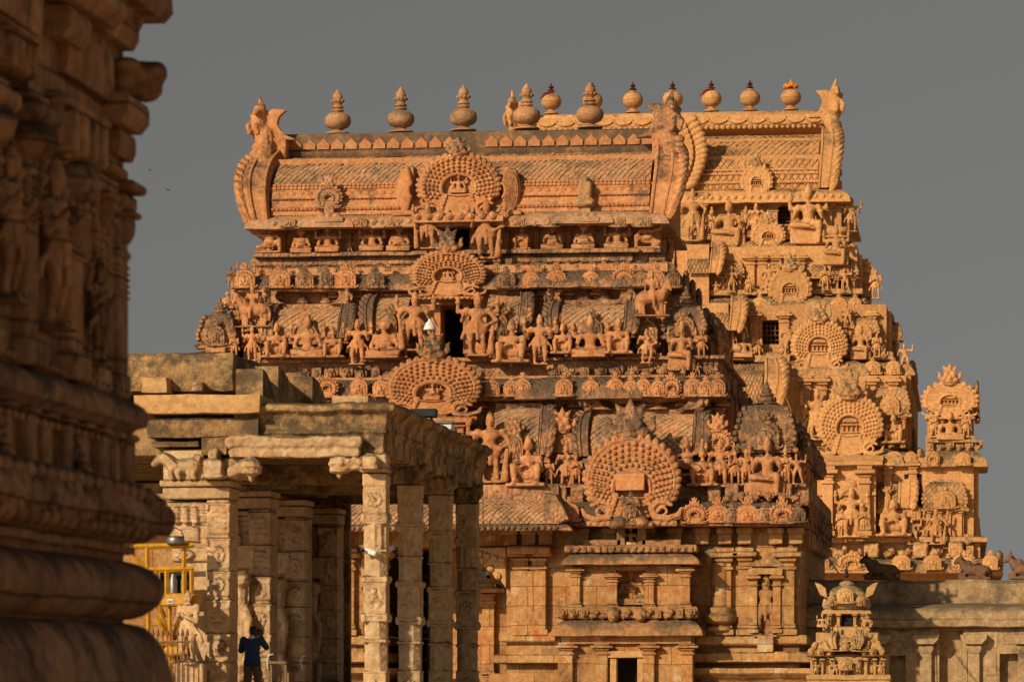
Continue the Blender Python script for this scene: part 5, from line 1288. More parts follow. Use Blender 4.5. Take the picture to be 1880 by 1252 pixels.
for (x_, s, px, py) in ((X(1502, YR), 1, 1522, 222),):
    m = MB(); t_ = W(px, py, 220); z_ = Z(262, 215)
    m.chain([(x_ + s * .7, 215.5, z_), (x_ + s * .75, 218, z_ + .9), (t_.x, 220, t_.z + .2)], [.42, .45, .5], 10); m.worn('crest_neck', H, RG, .07, .05, 3)
# ================================================================== pillared pavilion in the middle distance
YM = [79.0, 83.9, 88.8, 93.6]
PV = thing('pillared_pavilion', (-14, 86, 0), 'open pale stone pavilion with square carved pillars and a heavy flat slab roof', 'pavilion')
T_, TD = 'tan', 'tan_dark'
FLOOR = .85
m = MB(); m.box(-22, X(722, 79), 77.6, 96.5, 0, FLOOR - .25, .03); m.box(-21.8, X(716, 79), 77.9, 96.2, FLOOR - .25, FLOOR, .03); m.build('platform', T_, PV)
def zm(py, Y=79.0, px=560): return Z(py, Y, px)
xcr = X(706, 78.9)                                                       # front right corner of the beam
xl = X(252, 78.9)
zb0, zb1, zb2, zb3 = zm(836), zm(797), zm(758), zm(741)
def rough(mb, x0, x1, y0, y1, z0, z1, n=6, j=.03, c=.04):
    """stone slab with uneven worn faces"""
    q = MB(); k = max(2, int((x1 - x0) / .28)); kz = max(2, int((z1 - z0) / .2)); ky = max(1, int((y1 - y0) / .6))
    idx = {}
    for i in range(k + 1):
        for l in range(kz + 1):
            for w_ in range(ky + 1):
                if 0 < i < k and 0 < l < kz and 0 < w_ < ky: continue
                e = (i in (0, k)) + (l in (0, kz)) + (w_ in (0, ky))
                p = Vector((lin(x0, x1, i / k), lin(y0, y1, w_ / ky), lin(z0, z1, l / kz)))
                cc = Vector(((x0 + x1) / 2, (y0 + y1) / 2, (z0 + z1) / 2))
                if e >= 2: p += Vector((c if i == 0 else -c if i == k else 0, c if w_ == 0 else -c if w_ == ky else 0, c if l == 0 else -c if l == kz else 0))
                nz = noise.noise_vector(p * 2.1) * j + noise.noise_vector(p * 6) * j * .5
                idx[i, l, w_] = len(q.v); q.v.append(p + nz)
    for i in range(k):
        for l in range(kz):
            for w_ in (0, ky): q.f.append((idx[i, l, w_], idx[i + 1, l, w_], idx[i + 1, l + 1, w_], idx[i, l + 1, w_]))
    for i in range(k):
        for w_ in range(ky):
            for l in (0, kz): q.f.append((idx[i, l, w_], idx[i + 1, l, w_], idx[i + 1, l, w_ + 1], idx[i, l, w_ + 1]))
    for l in range(kz):
        for w_ in range(ky):
            for i in (0, k): q.f.append((idx[i, l, w_], idx[i, l + 1, w_], idx[i, l + 1, w_ + 1], idx[i, l, w_ + 1]))
    mb.merge(q)
# edge beam round the front and the right side
m = MB(); prof = [(-.5, zb0), (-.02, zb0), (0, zb0 + .05), (.0, zb1 - .02), (.07, zb1 + .02), (.07, zb1 + .06), (.04, zb1 + .10), (.10, zb2 - .05), (.20, zb2), (.25, zb2 + .03), (.27, zb3 - .05), (.2, zb3), (-.6, zb3)]
m.sweep([(X(432, 79), 78.95), (xcr, 78.95), (xcr, 95.2)], prof + prof[:1], step=.4, jit=.022); m.worn('roof_beam', TD, PV, .032, .022, 4)
m = MB(); m.box(-21.5, xcr - .3, 79.4, 95, zb0 + .04, zb3 - .03); m.build('roof_slab', TD, PV)
m = MB(); q = MB(); q.sweep([(X(421, 78.6), 79.1), (X(421, 78.6), 78.72), (X(655, 78.6), 78.72), (X(655, 78.6), 79.1)], [(0, 0), (.03, .0), (.05, .14), (.02, .17), (.09, .24), (.12, .40), (.05, .46), (-.25, .46), (-.25, 0), (0, 0)], jit=.012, step=.3); m.merge(q, Matrix.Translation((0, 0, zm(839, 78.6)))); m.worn('lower_beam', T_, PV, .03, .03, 3)
m = MB(); rough(m, X(246, 78.7), X(482, 78.7), 78.5, 80.2, zm(763, 78.7, 360), zm(722, 78.7, 360), j=.03); m.build('roof_block', 'pale', PV)
m = MB(); rough(m, X(268, 78.8), X(478, 78.8), 78.72, 80.5, zm(806, 78.8, 360), zm(764, 78.8, 360), j=.035); m.build('roof_block', TD, PV)
m = MB(); rough(m, X(275, 78.8), X(365, 78.8), 78.78, 80.0, zm(823, 78.8, 320), zm(807, 78.8, 320), j=.03); rough(m, X(366, 78.8), X(420, 78.8), 78.74, 80.0, zm(838, 78.8, 390), zm(800, 78.8, 390), j=.02); m.build('roof_block', TD, PV)
for a in ((120, 432, 80.0, 86.5, 722, 643, TD), (254, 310, 79.6, 80.2, 724, 686, 'pale'), (346, 376, 79.75, 80.2, 722, 697, T_)):
    m = MB(); y = a[2]; rough(m, X(a[0], y), X(a[1], y), y, a[3], zm(a[4], y, 400), zm(a[5], y, 400), j=.05, c=.06); m.build('roof_block', a[6], PV)
for (pa, pb_, y0, y1, pt) in ((433, 482, 79.55, 81.1, 677), (440, 510, 81.6, 84.2, 672), (470, 573, 85.6, 88.2, 690)):
    m = MB(); x0, x1 = X(pa, y0), X(pb_, y0); z0, z1 = zb3 - .02, zm(pt, y0, pb_); n = 12; v = []
    pr = [(y0, z0)] + [(lin(y0, y1, .02 + .98 * (1 - math.cos(PI * t / 2 / n)) ), z1 - (z1 - z0) * .0 - (z1 - z0) * .75 * (t / n) ** 3.5) for t in range(n + 1)] + [(y1, z0)]
    for x in (x0, x1): v += [(x, p[0], p[1]) for p in pr]
    k = len(pr); m.add(v, [tuple(range(k)), tuple(range(k, 2 * k))] + [(i, (i + 1) % k, k + (i + 1) % k, k + i) for i in range(k)]); m.build('roof_block', TD, PV)
m = MB(); rough(m, X(606, 84), X(676, 84), 84, 88, zb3 - .05, zm(724, 84, 640), j=.03); m.build('roof_block', T_, PV)
def carve(mb, x, y, w, z0, z1, kind=0, face=-1):
    """small raised relief on a square face looking to -Y (or +X when face is 1)"""
    cx, cz, h = 0, (z0 + z1) / 2, (z1 - z0); q = MB()
    if kind == 0:
        q.ell((0, 0, h * .28), (w * .13, .075, w * .14), 7, 5); q.ell((0, 0, h * .05), (w * .18, .085, h * .18), 8, 5)
        for s in (-1, 1):
            q.chain([(s * w * .15, 0, h * .12), (s * w * .3, 0, h * .0), (s * w * .22, 0, h * .25)], [.05, .042, .04], 6); q.chain([(s * w * .08, 0, -h * .1), (s * w * .26, 0, -h * .2), (s * w * .12, 0, -h * .34)], [.06, .05, .042], 6)
    elif kind == 1:
        for k in range(9):
            a = 2 * PI * k / 9; q.ell((w * .25 * math.cos(a), 0, h * .25 * math.sin(a)), (w * .11, .065, h * .11), 6, 4)
        q.ell((0, 0, 0), (w * .13, .085, h * .13), 7, 5)
    else:
        for k in range(4): q.chain([(-w * .3, 0, h * (.3 - .2 * k)), (0, 0, h * (.36 - .2 * k)), (w * .3, 0, h * (.3 - .2 * k))], [.042] * 3, 6)
    if face == 1: mb.merge(q, Matrix.Translation((x + w / 2 - .01, y, cz)) @ Matrix.Rotation(PI / 2, 4, 'Z'))
    else: mb.merge(q, Matrix.Translation((x, y - w / 2 + .01, cz)))
def column(mb, x, y, w, z0, z1, seed=0):
    rr = random.Random(seed); H_ = z1 - z0; h = w / 2
    lv = [(0, .14, 's'), (.14, .155, 'r'), (.155, .27, 'o'), (.27, .29, 'r'), (.29, .36, 'o'), (.36, .40, 'R'), (.40, .53, 's'), (.53, .56, 'R'), (.56, .66, 'o'), (.66, .675, 'r'), (.675, .78, 'f'), (.78, .79, 'r'), (.79, .83, 'R'), (.83, .94, 's'), (.94, 1.0, 'c')]
    for (a, b_, k) in lv:
        za, zb = z0 + H_ * a, z0 + H_ * b_
        if k == 's':
            mb.box(x - h, x + h, y - h, y + h, za, zb, .02)
            for f_ in (-1, 1): carve(mb, x, y, w * .9, za + .05, zb - .05, rr.choice((0, 0, 1)), f_) if f_ == 1 else carve(mb, x, y, w, za + .05, zb - .05, rr.choice((0, 0, 1)), -1)
        elif k == 'c': mb.box(x - h * 1.05, x + h * 1.05, y - h * 1.05, y + h * 1.05, za, zb, .03)
        elif k in 'of':
            r = h * (1.0 if k == 'o' else .97)
            mb.lathe([(r * 1.04, 0), (r * 1.04, zb - za)], 8 if k == 'o' else 16, Matrix.Translation((x, y, za)) @ Matrix.Rotation(PI / 8, 4, 'Z'))
            if k == 'f':
                for q in range(12): an = 2 * PI * q / 12; mb.cap((x + r * math.cos(an), y + r * math.sin(an), za + .03), (x + r * math.cos(an), y + r * math.sin(an), zb - .03), .035, .035, 6)
        else:
            g_ = 1.05 if k == 'r' else 1.10; n = 1 if k == 'r' else 2
            for q in range(n): mb.box(x - h * (g_ - .05 * q), x + h * (g_ - .05 * q), y - h * (g_ - .05 * q), y + h * (g_ - .05 * q), lin(za, zb, q / n) + .01, lin(za, zb, (q + 1) / n) - .01, .03)
            if k == 'R':
                for sx_ in (-1, 1):
                    for sy_ in (-1, 1): mb.ell((x + sx_ * h * .95, y + sy_ * h * .95, (za + zb) / 2), (.07, .07, (zb - za) * .6), 6, 4)
zcap = zm(870, 79)
xcol = W(691, 1000, 79).x
for i, y in enumerate(YM):
    m = MB(); w_ = .50 if i == 0 else .52; column(m, xcol + (.0 if i else 0), y, w_, FLOOR, zcap, i); m.worn('pillar', T_, PV, .018, .010, 7, 0)
    m = MB()                                                            # capital with corbel arm and hanging bud
    m.box(xcol - .3, xcol + .28, y - .30, y + .30, zcap, zcap + .12, .03); m.box(xcol - .22, xcol + .26, y - .26, y + .26, zcap + .1, zb0 + .03, .04)
    if i == 0:
        m.box(xcol - .2, xcol + .1, y - .62, y - .2, zcap + .08, zcap + .36, .05); m.box(xcol - .24, xcol + .13, y - .66, y - .22, zcap + .05, zcap + .11, .03)
        m.chain([(xcol - .2, y - .2, zcap + .2), (xcol - .55, y - .25, zcap + .2), (xcol - .72, y - .25, zcap + .26)], [.17, .15, .16], 8)
        m.lathe([(.02, -.32), (.07, -.24), (.05, -.2), (.2, -.16), (.22, -.1), (.2, -.04), (.24, 0), (.2, .12), (.1, .2)], 10, Matrix.Translation((xcol - .74, y - .25, zcap + .18)))
        for k in range(4): m.ell((xcol - .3 - .11 * k, y - .38, zcap + .24 + .03 * (k % 2)), (.08, .06, .09), 7, 5)
    else:
        m.box(xcol - .27, xcol + .31, y - .30, y + .30, zcap + .1, zb0 + .02, .06)
        for s in (-.17, .0, .17): m.ell((xcol + .31, y + s, zcap + .3), (.07, .09, .2), 8, 5); m.ell((xcol + s, y - .31, zcap + .3), (.09, .07, .2), 8, 5)
    m.worn('capital', T_ if i == 0 else TD, PV, .025, .03, 4)
# left row: broad composite piers
xpr_ = W(421, 1000, 79).x
def pier(i, y):
    wl = 1.48; x1 = xpr_; x0 = x1 - wl; d = .55; m = MB(); rr = random.Random(40 + i)
    w2 = .46
    m.box(x1 - w2 - .03, x1, y, y + 1.0, FLOOR, zm(915), .03)
    lv = [(.0, .10), (.12, .2), (.24, .34), (.36, .50), (.53, .64), (.66, .80), (.83, .97)]
    Hh = zm(915) - FLOOR
    for (a, b_) in lv:
        m.box(x1 - w2 + .01, x1 + .02, y - .04, y + .6, FLOOR + a * Hh, FLOOR + b_ * Hh, .02); carve(m, x1 - w2 / 2, y + w2 / 2 - .04, w2, FLOOR + a * Hh + .02, FLOOR + b_ * Hh - .02, rr.choice((0, 1, 2, 0)))
        m.box(x1 - w2 - .05, x1 + .05, y - .07, y + .6, FLOOR + b_ * Hh + .01, FLOOR + b_ * Hh + .05, .015)
        for s in (0, 1): m.ell((x1 - w2 * s, y - .05, FLOOR + b_ * Hh - .05), (.05, .05, .09), 6, 4)
    # attached half with stepped lotus brackets above the figure
    m.box(x0 + .45, x1 - w2, y + .25, y + .95, FLOOR, zm(915), .03)
    for (pt, pbm, o) in ((918, 926, -.04), (928, 936, .0), (938, 947, .05), (949, 958, .1), (960, 1000, .17), (1002, 1030, .2), (1033, 1041, .42), (1044, 1052, .5), (1056, 1064, .42), (1068, 1076, .52)):
        m.box(x0 + o, x1 - w2 + .02, y + .12 + o * .3, y + .9, zm(pbm), zm(pt), .03)
    for k in range(4):
        for q in range(4): m.ell((x0 + .12 + .2 * k, y + .12, zm(932 + 8 * q)), (.09, .07, .05), 6, 4)
    carve(m, x0 + .5, y + .43, .6, zm(1030), zm(1004), 1); carve(m, x0 + .6, y + .42, .6, zm(998), zm(962), 2)
    m.worn('pier', T_, PV, .020, .011, 7, 0)
    m = MB(); m.box(x0 + .06, x1 + .03, y - .05, y + 1.0, zm(915), zm(893), .03); m.box(x0 - .0, x1 + .06, y - .1, y + 1.0, zm(892), zm(880), .03); m.build('pier_cap', T_, PV)
    m = MB(); m.box(x0 + .32, x1 - w2, y - .15, y + .9, FLOOR, zm(1228), .03); m.box(x0 + .26, x1 - w2, y - .2, y + .9, zm(1226), zm(1214), .03); m.build('pedestal', T_, PV)
for i, y in enumerate((79.0, 83.7, 88.2, 92.8)): pier(i, y)
zq = zm(1214)
for i, y in enumerate((79.0,)):
    s_ = inst(PF['attend'], 'standing_statue', T_, PV, W(346, 1216, 77.75), 138 * S(78), -.6)
    m = MB(); a = W(346, 1216, 77.75); m.box(a.x - .26, a.x + .34, 77.62, 78.0, FLOOR, a.z, .03); m.build('pedestal', T_, PV)
for i, y in enumerate((83.7, 88.2, 92.8)):                                # rearing beast reliefs on the inner piers
    m = MB(); x = xpr_ - .62
    m.chain([(x - .1, y - .12, 1.4), (x, y - .16, 2.2), (x - .04, y - .14, 3.0), (x + .02, y - .2, 3.5)], [.2, .24, .2, .16]); m.ell((x + .06, y - .3, 3.62), (.2, .24, .2), 10, 6)
    for (a, b_) in ((1.5, 1.05), (2.5, 2.1)): m.chain([(x + .05, y - .2, a + .5), (x + .22, y - .32, a + .2), (x + .16, y - .28, b_)], [.13, .09, .07])
    for k in range(6): m.cap((x - .25, y - .05, 3.9 + .09 * k), (x + .25, y - .05, 3.9 + .09 * k), .05, .05, 6)
    m.worn('beast_relief', T_, PV, .03, .02, 5)
# lion block and left bracket capital
m = MB(); m.box(X(300, 79), X(374, 79), 78.95, 79.9, zm(880), zm(823), .03); m.build('lion_block', T_, PV)
b = MB(); z0 = zm(880); xa_ = X(282, 79); sc_ = S(79)
b.cap((.62, 0, .30), (1.0, 0, .34), .19, .2, 12); b.chain([(.55, 0, .3), (.38, -.02, .45), (.24, -.03, .52)], [.2, .17, .15]); b.chain([(.2, -.04, .52), (.04, -.06, .38)], [.13, .09]); b.ell((.18, -.05, .60), (.06, .1, .05), 8, 5)
for k in range(6): b.ell((.30 + .06 * k, -.17, .58 - .05 * k), (.05, .06, .07), 6, 4)
for xx in (.5, .68, .95, 1.05): b.chain([(xx, -.1, .28), (xx - .06, -.13, .14), (xx - .02, -.12, .04)], [.1, .07, .06])
b.chain([(1.08, -.05, .4), (1.16, -.08, .55), (1.02, -.1, .58)], [.05, .04, .04])
lm = fuse(b, 'lion_relief', .02); inst(lm, 'lion_relief', T_, PV, Vector((xa_, 78.97, z0)), (sc_ * 78, 1.0, sc_ * 80))
m = MB(); xk = X(376, 78.8)
m.box(xk, xk + .42, 78.55, 79.2, zm(872), zm(843), .04); m.box(xk - .04, xk + .46, 78.5, 79.2, zm(880), zm(870), .03); m.box(xk + .1, xk + .3, 78.6, 79.2, zm(842), zm(822), .03)
m.box(xk + .05, xk + .85, 78.9, 79.6, zm(880), zm(838), .04); m.chain([(xk + .6, 78.8, zm(866)), (xk + .85, 78.75, zm(856)), (xk + 1.0, 78.75, zm(846))], [.16, .15, .14], 8)
m.lathe([(.02, -.32), (.07, -.24), (.05, -.2), (.2, -.16), (.22, -.1), (.2, -.04), (.24, 0), (.2, .12), (.1, .2)], 10, Matrix.Translation((xk + 1.0, 78.75, zm(858))))
m.worn('capital', T_, PV, .025, .03, 4)
m = MB()                                                                # inner cross beams under the slab
for y in YM[1:]: m.mark('cross_beam'); m.box(xpr_ - 1.5, xcol + .25, y - .3, y + .3, zb0 - .38, zb0 + .06, .03)
m.mark('cross_beam'); m.box(xpr_ - .9, xpr_ - .2, 79.5, 95, zb0 - .28, zb0 + .05, .03); m.build('cross_beam', TD, PV)
m = MB(); m.box(xpr_ - 1.55, xpr_ - 1.25, 88.9, 95.0, FLOOR, zb0 + .02); m.build('side_wall', TD, PV)  # added wall that keeps the left sun out and darkens the rear bays
m = MB(); m.box(xpr_ - 1.6, xpr_ - .05, 95.0, 95.3, FLOOR, zb0 + .02); m.build('back_wall', TD, PV)
m = MB(); ys = 90.0; m.box(X(210, ys), X(300, ys), ys, ys + .1, Z(886, ys, 260), Z(790, ys, 260)); m.build('shutter', 'void', PV)
m = MB()
for k in range(12): zz = lin(Z(884, ys, 260), Z(795, ys, 260), k / 11); m.box(X(212, ys), X(298, ys), ys - .09, ys - .01, zz - .02, zz + .02, .01)
m.build('shutter_slats', 'iron', PV)
m = MB(); m.box(X(205, ys), X(304, ys), ys - .1, ys + .4, Z(905, ys, 260), Z(886, ys, 260)); m.box(-21.4, -20.9, ys - .2, ys + .3, 0, zb0 + .1); m.build('side_post', T_, PV)

# ------------------------------------------------------------------ things on and in the pavilion
def on_roof_light():
    t = thing('floodlight', W(778, 768, 84.4), 'long black floodlight lying on the pavilion roof edge', 'floodlight')
    p = W(778, 767, 84.4); m = MB(); m.box(p.x - .31, p.x + .31, p.y - .1, p.y + .12, p.z + .0, p.z + .20, .03); m.build('housing', 'black', t)
    m = MB(); m.box(p.x - .27, p.x + .27, p.y - .115, p.y - .09, p.z + .04, p.z + .16, .005); m.build('lens', 'glass', t)
    m = MB(); m.box(p.x - .2, p.x - .14, p.y, p.y + .06, zb3 - .05, p.z + .02); m.box(p.x + .14, p.x + .2, p.y, p.y + .06, zb3 - .05, p.z + .02); m.build('bracket', 'iron', t)
on_roof_light()
t = thing('junction_box', W(806, 796, 87), 'pale metal box with a lid behind the black floodlight', 'metal box')
p = W(808, 800, 87); m = MB(); m.box(p.x - .27, p.x + .27, 87, 87.5, zb3 - .06, p.z + .28, .02); m.build('box_body', 'white', t); m = MB(); m.box(p.x - .31, p.x + .31, 86.95, 87.55, p.z + .28, p.z + .34, .02); m.build('lid', 'steel', t)
def cctv(px, py, Y, label, flip=1, s=1.0):
    t = thing('security_camera', W(px, py, Y), label, 'security camera', 'white security cameras on the pavilion'); p = W(px, py, Y); m = MB()
    m.box(-.16, .16, -.06, .06, -.05, .06, .02, Matrix.Translation(p) @ Euler((0, rad(18 * flip), rad(-30))).to_matrix().to_4x4() @ Matrix.Scale(s, 4)); m.build('housing', 'white', t)
    m = MB(); m.cap(p + Vector((.0, .02, -.02)), p + Vector((.06 * flip, .22, .10)), .022, .022, 6); m.build('arm', 'white', t)
    m = MB(); m.cap(p + Vector((-.14 * flip, -.09, .03 * flip)), p + Vector((-.18 * flip, -.11, .04 * flip)), .04, .04, 8); m.build('lens', 'black', t)
cctv(681, 1013, 78.62, 'white camera on the sunlit corner pillar', 1); cctv(713, 1010, 83.4, 'white camera just right of the corner pillar', -1); cctv(886, 1056, 93.2, 'white camera on the last pillar beside the gateway corbel', -1)
t = thing('wooden_stand', W(522, 1252, 84), 'low wooden stand beside the standing man, against the inner piers', 'stand'); p = W(520, 1216, 84)
m = MB(); m.box(p.x - .22, p.x + .22, 83.2, 83.6, p.z - .03, p.z + .03, .01); m.build('top', 'wood', t)
for s in (-.19, .19):
    for yy in (83.25, 83.55): m = MB(); m.box(p.x + s - .025, p.x + s + .025, yy - .02, yy + .02, FLOOR, p.z - .02, .005); m.build('leg', 'wood', t)
m = MB(); p = W(514, 1250, 83); m.lathe([(.12, 0), (.13, .02), (.16, .30), (.17, .31), (.15, .32), (.14, .28)], 16, Matrix.Translation((p.x, 82.8, FLOOR))); tag(m.build('bucket', 'green'), 'dark green bucket standing under the wooden stand', 'bucket')
for (px, py, Y, lab) in ((494, 1206, 83.2, 'white curved hook on the pier just right of the man'), (556, 1208, 87.7, 'white curved hook on the pier beyond the wooden stand')):
    p = W(px, py, Y); m = MB(); m.chain([p + Vector((-.02, 0, -.25)), p + Vector((-.05, 0, -.06)), p + Vector((0, 0, .05)), p + Vector((.09, 0, .07))], [.012, .012, .012, .012], 6); tag(m.build('wall_hook', 'white'), lab, 'hook', 'white hooks on the piers')

# ------------------------------------------------------------------ the man with a camera
def man():
    p = W(460, 1290, 80.4); base = Vector((p.x, 80.6, FLOOR)); hgt = 1.70
    root = thing('person', base, 'man seen from behind in a dark blue shirt, raising a camera to his face', 'person')
    def V3(x, y, z): return Vector((x, y, z))
    hip, chest = .91, 1.34
    hd = V3(.02, .03, 1.565)
    shL, shR = V3(-.19, .0, 1.40), V3(.19, .0, 1.40)
    elL, elR = V3(-.27, .10, 1.17), V3(.30, .06, 1.24)
    haL, haR = V3(.02, .21, 1.49), V3(.15, .14, 1.53)
    b = MB()
    for s in (-1, 1):
        b.chain([V3(s * .10, 0, .90), V3(s * .11, .02, .50), V3(s * .12, -.02, .09)], [.092, .062, .042], 10); b.cap(V3(s * .12, -.05, .04), V3(s * .14, .14, .035), .042, .036)
    b.ell((0, 0, .95), (.165, .115, .13), 12, 7); b.cap((0, 0, .98), (0, .0, 1.30), .135, .15, 12); b.ell((0, 0, 1.33), (.185, .11, .12), 12, 7)
    b.cap((0, 0, 1.40), hd - V3(0, .01, .06), .062, .055)
    b.ell(hd, (.075, .095, .115), 12, 8); b.ell(hd + V3(.0, .09, -.01), (.016, .022, .025), 6, 4); b.ell(hd + V3(0, .085, -.05), (.03, .012, .012), 6, 4)
    for s in (-1, 1): b.ell(hd + V3(s * .075, -.005, -.005), (.014, .026, .036), 7, 5); b.ell(hd + V3(s * .032, .083, .015), (.014, .012, .01), 6, 4)
    for (sh, el, ha, s) in ((shL, elL, haL, -1), (shR, elR, haR, 1)):
        b.chain([sh, el, ha], [.062, .048, .032], 10)
        d = (ha - el).normalized(); b.ell(ha + d * .03, (.04, .03, .045), 8, 5)
        for k in range(4):
            o = V3((k - 1.5) * .016, 0, .0); l = (.07, .08, .078, .062)[k]
            b.chain([ha + d * .05 + o, ha + d * (.05 + l * .5) + o + V3(0, .015, .004), ha + d * (.05 + l * .6) + o + V3(-s * .012, .035, -.006)], [.0105, .0095, .0085], 6)
        b.chain([ha + d * .01 + V3(-s * .03, 0, 0), ha + d * .04 + V3(-s * .05, .02, 0), ha + d * .06 + V3(-s * .05, .04, .0)], [.013, .011, .009], 6)
    bm_ = fuse(b, 'person_body', .009); o = inst(bm_, 'body', 'skin', root, base, 1)
    c = MB(); c.ell((0, 0, 1.0), (.185, .135, .12), 14, 7); c.cap((0, 0, .96), (0, -.005, 1.30), .158, .172, 14); c.ell((0, -.005, 1.34), (.205, .128, .115), 14, 7); c.cap((0, 0, 1.40), (0, .0, 1.455), .078, .068)
    for (sh, el, ha, s) in ((shL, elL, haL, -1), (shR, elR, haR, 1)): c.chain([sh, el, el.lerp(ha, .38)], [.082, .066, .055], 10); c.ell(sh, (.085, .09, .085), 10, 6)
    c.box(-.175, .175, -.135, .135, .84, 1.0, .04)
    for k in range(5): c.chain([V3(-.15 + .05 * k, -.13, 1.06 - .05 * (k % 2)), V3(-.05 + .05 * k, -.145, 1.13), V3(.08 + .02 * k, -.14, 1.10 + .06 * (k % 3))], [.012, .016, .010], 6)
    inst(fuse(c, 'shirt', .013, 3), 'shirt', 'shirt', root, base, 1)
    c = MB(); c.ell((0, 0, .90), (.172, .125, .10), 12, 7)
    for s in (-1, 1): c.chain([V3(s * .095, 0, .88), V3(s * .112, .02, .50), V3(s * .122, -.02, .07)], [.102, .078, .066], 10)
    inst(fuse(c, 'trousers', .013, 3), 'trousers', 'trouser', root, base, 1)
    c = MB(); c.ell(hd + V3(0, -.018, .03), (.086, .098, .105), 12, 8); c.ell(hd + V3(0, -.045, -.03), (.078, .065, .07), 10, 6)
    for k in range(14): a = k * 2.4; c.ell(hd + V3(.05 * math.cos(a), -.02 + .06 * math.sin(a), .105 - .02 * (k % 3)), (.03, .03, .025), 6, 4)
    inst(fuse(c, 'hair', .011, 1), 'hair', 'hair', root, base, 1)
    c = MB(); c.cap((0, -.035, 1.452), (0, -.01, 1.485), .07, .062, 12); inst(fuse(c, 'collar', .012), 'collar', 'white', root, base, 1)
    k = thing('camera', base + V3(.115, .17, 1.52), 'black camera held up to the face of the man in blue', 'camera')
    m = MB(); q = base + V3(.115, .17, 1.575); m.box(q.x - .075, q.x + .08, q.y - .03, q.y + .045, q.z - .05, q.z + .05, .012); m.box(q.x - .03, q.x + .03, q.y - .03, q.y + .03, q.z + .045, q.z + .08, .01); m.build('camera_body', 'black', k)
    m = MB(); m.cap((q.x, q.y + .05, q.z - .005), (q.x, q.y + .14, q.z - .005), .042, .046, 14); m.build('lens', 'black', k)
    # small shift so that the soles stand on the floor
man()

# ------------------------------------------------------------------ yellow lifting machine and iron railing, left
YY = 78.3
def yb(m, x0, y0, x1, y1, w=.05, Y=YY, d=0):
    a, b_ = W(x0, y0, Y + d), W(x1, y1, Y + d); m.cap(a, b_, w, w, 4)
MC = thing('lifting_machine', W(300, 1300, YY) * Vector((1, 1, 0)) if False else Vector((X(300, YY), YY, 0)), 'yellow steel lifting machine with open cab beside the left pavilion pier', 'machine')
m = MB()
for (a) in ((270, 1000, 276, 1300), (338, 1000, 338, 1300), (287, 1045, 287, 1110), (352, 1044, 352, 1110), (306, 1045, 306, 1100)): yb(m, *a)
for (a) in ((250, 1003, 352, 1001), (268, 1046, 352, 1044), (268, 1180, 345, 1180), (250, 1026, 276, 1066)): yb(m, *a, w=.06)
yb(m, 286, 1132, 345, 1240, .04, d=.1); yb(m, 345, 1132, 290, 1240, .04, d=.18); yb(m, 268, 1215, 345, 1215, .04); yb(m, 312, 1112, 312, 1300, .04); yb(m, 244, 1018, 300, 1130, .06, d=.25); yb(m, 276, 1066, 330, 1230, .05, d=.2); yb(m, 340, 1090, 300, 1240, .05, d=.15); m.build('frame', 'yellow', MC)
m = MB(); a, c_ = W(296, 1112, YY - .3), W(362, 1090, YY - .3); m.box(a.x, c_.x, YY - .4, YY + .25, a.z, c_.z, .03); m.mark('body_panel'); a, c_ = W(302, 1204, YY - .2), W(350, 1186, YY - .2); m.box(a.x, c_.x, YY - .3, YY + .5, a.z, c_.z, .05); m.build('body_panel', 'yellow', MC)
m = MB(); a, c_ = W(307, 1108, YY - .45), W(318, 1099, YY - .45); m.box(a.x, c_.x, YY - .42, YY - .40, a.z, c_.z, .005); m.build('number_plate', 'white', MC)
m = MB(); a, c_ = W(308.5, 1106, YY - .45), W(316.5, 1101, YY - .45)
for k in range(5):
    xx = lin(a.x, c_.x, k / 5); m.box(xx, xx + (c_.x - a.x) * .13, YY - .424, YY - .419, a.z, c_.z * .6 + a.z * .4 if k % 2 else c_.z, .001)
m.build('plate_lettering', 'black', MC)
m = MB(); a, c_ = W(292, 1088, YY + .2), W(348, 1048, YY + .2); m.box(a.x, c_.x, YY + .3, YY + .33, a.z, c_.z); m.build('cab_glass', 'glass', MC)
m = MB(); a = W(318, 1088, YY); m.lathe([(.09, 0), (.09, .26), (.07, .32), (.04, .40)], 14, Matrix.Translation((a.x, YY, a.z))); m.mark('cylinder'); a = W(336, 1086, YY); m.lathe([(.08, 0), (.08, .22), (.06, .28)], 14, Matrix.Translation((a.x, YY + .1, a.z))); m.build('cylinder', 'steel', MC)
t = thing('steel_pot', W(325, 998, YY - .1), 'shiny steel pot on top of the yellow machine', 'pot'); a = W(322, 1000, YY - .1)
m = MB(); m.lathe([(.14, 0), (.19, .03), (.20, .08), (.19, .15), (.17, .17), (.20, .18), (.17, .175), (.14, .08)], 20, Matrix.Translation((a.x, YY - .1, a.z))); m.build('pot_body', 'steel', t)
m = MB(); m.chain([(a.x - .18, YY - .1, a.z + .16), (a.x - .12, YY - .1, a.z + .30), (a.x, YY - .1, a.z + .36), (a.x + .12, YY - .1, a.z + .30), (a.x + .18, YY - .1, a.z + .16)], [.012] * 5, 6); m.build('handle', 'iron', t)
RL = thing('iron_railing', Vector((X(290, 77), 77, 0)), 'rusty iron railing with spear tops left of the pavilion', 'railing')
for k in range(13):
    px = 236 + k * 9; a, c_ = W(px, 1320, 77), W(px, 1168, 77); m = MB(); m.cap((a.x, 77, 0), (a.x, 77, c_.z), .014, .014, 6); m.lathe([(.012, 0), (.03, .03), (.035, .06), (.012, .15), (.002, .17)], 6, Matrix.Translation((a.x, 77, c_.z))); m.build('bar', 'rust', RL)
for py in (1178, 1262):
    m = MB(); a, c_ = W(232, py, 77), W(348, py, 77); m.cap((a.x, 77, a.z), (c_.x, 77, a.z), .018, .018, 6); m.build('rail', 'rust', RL)

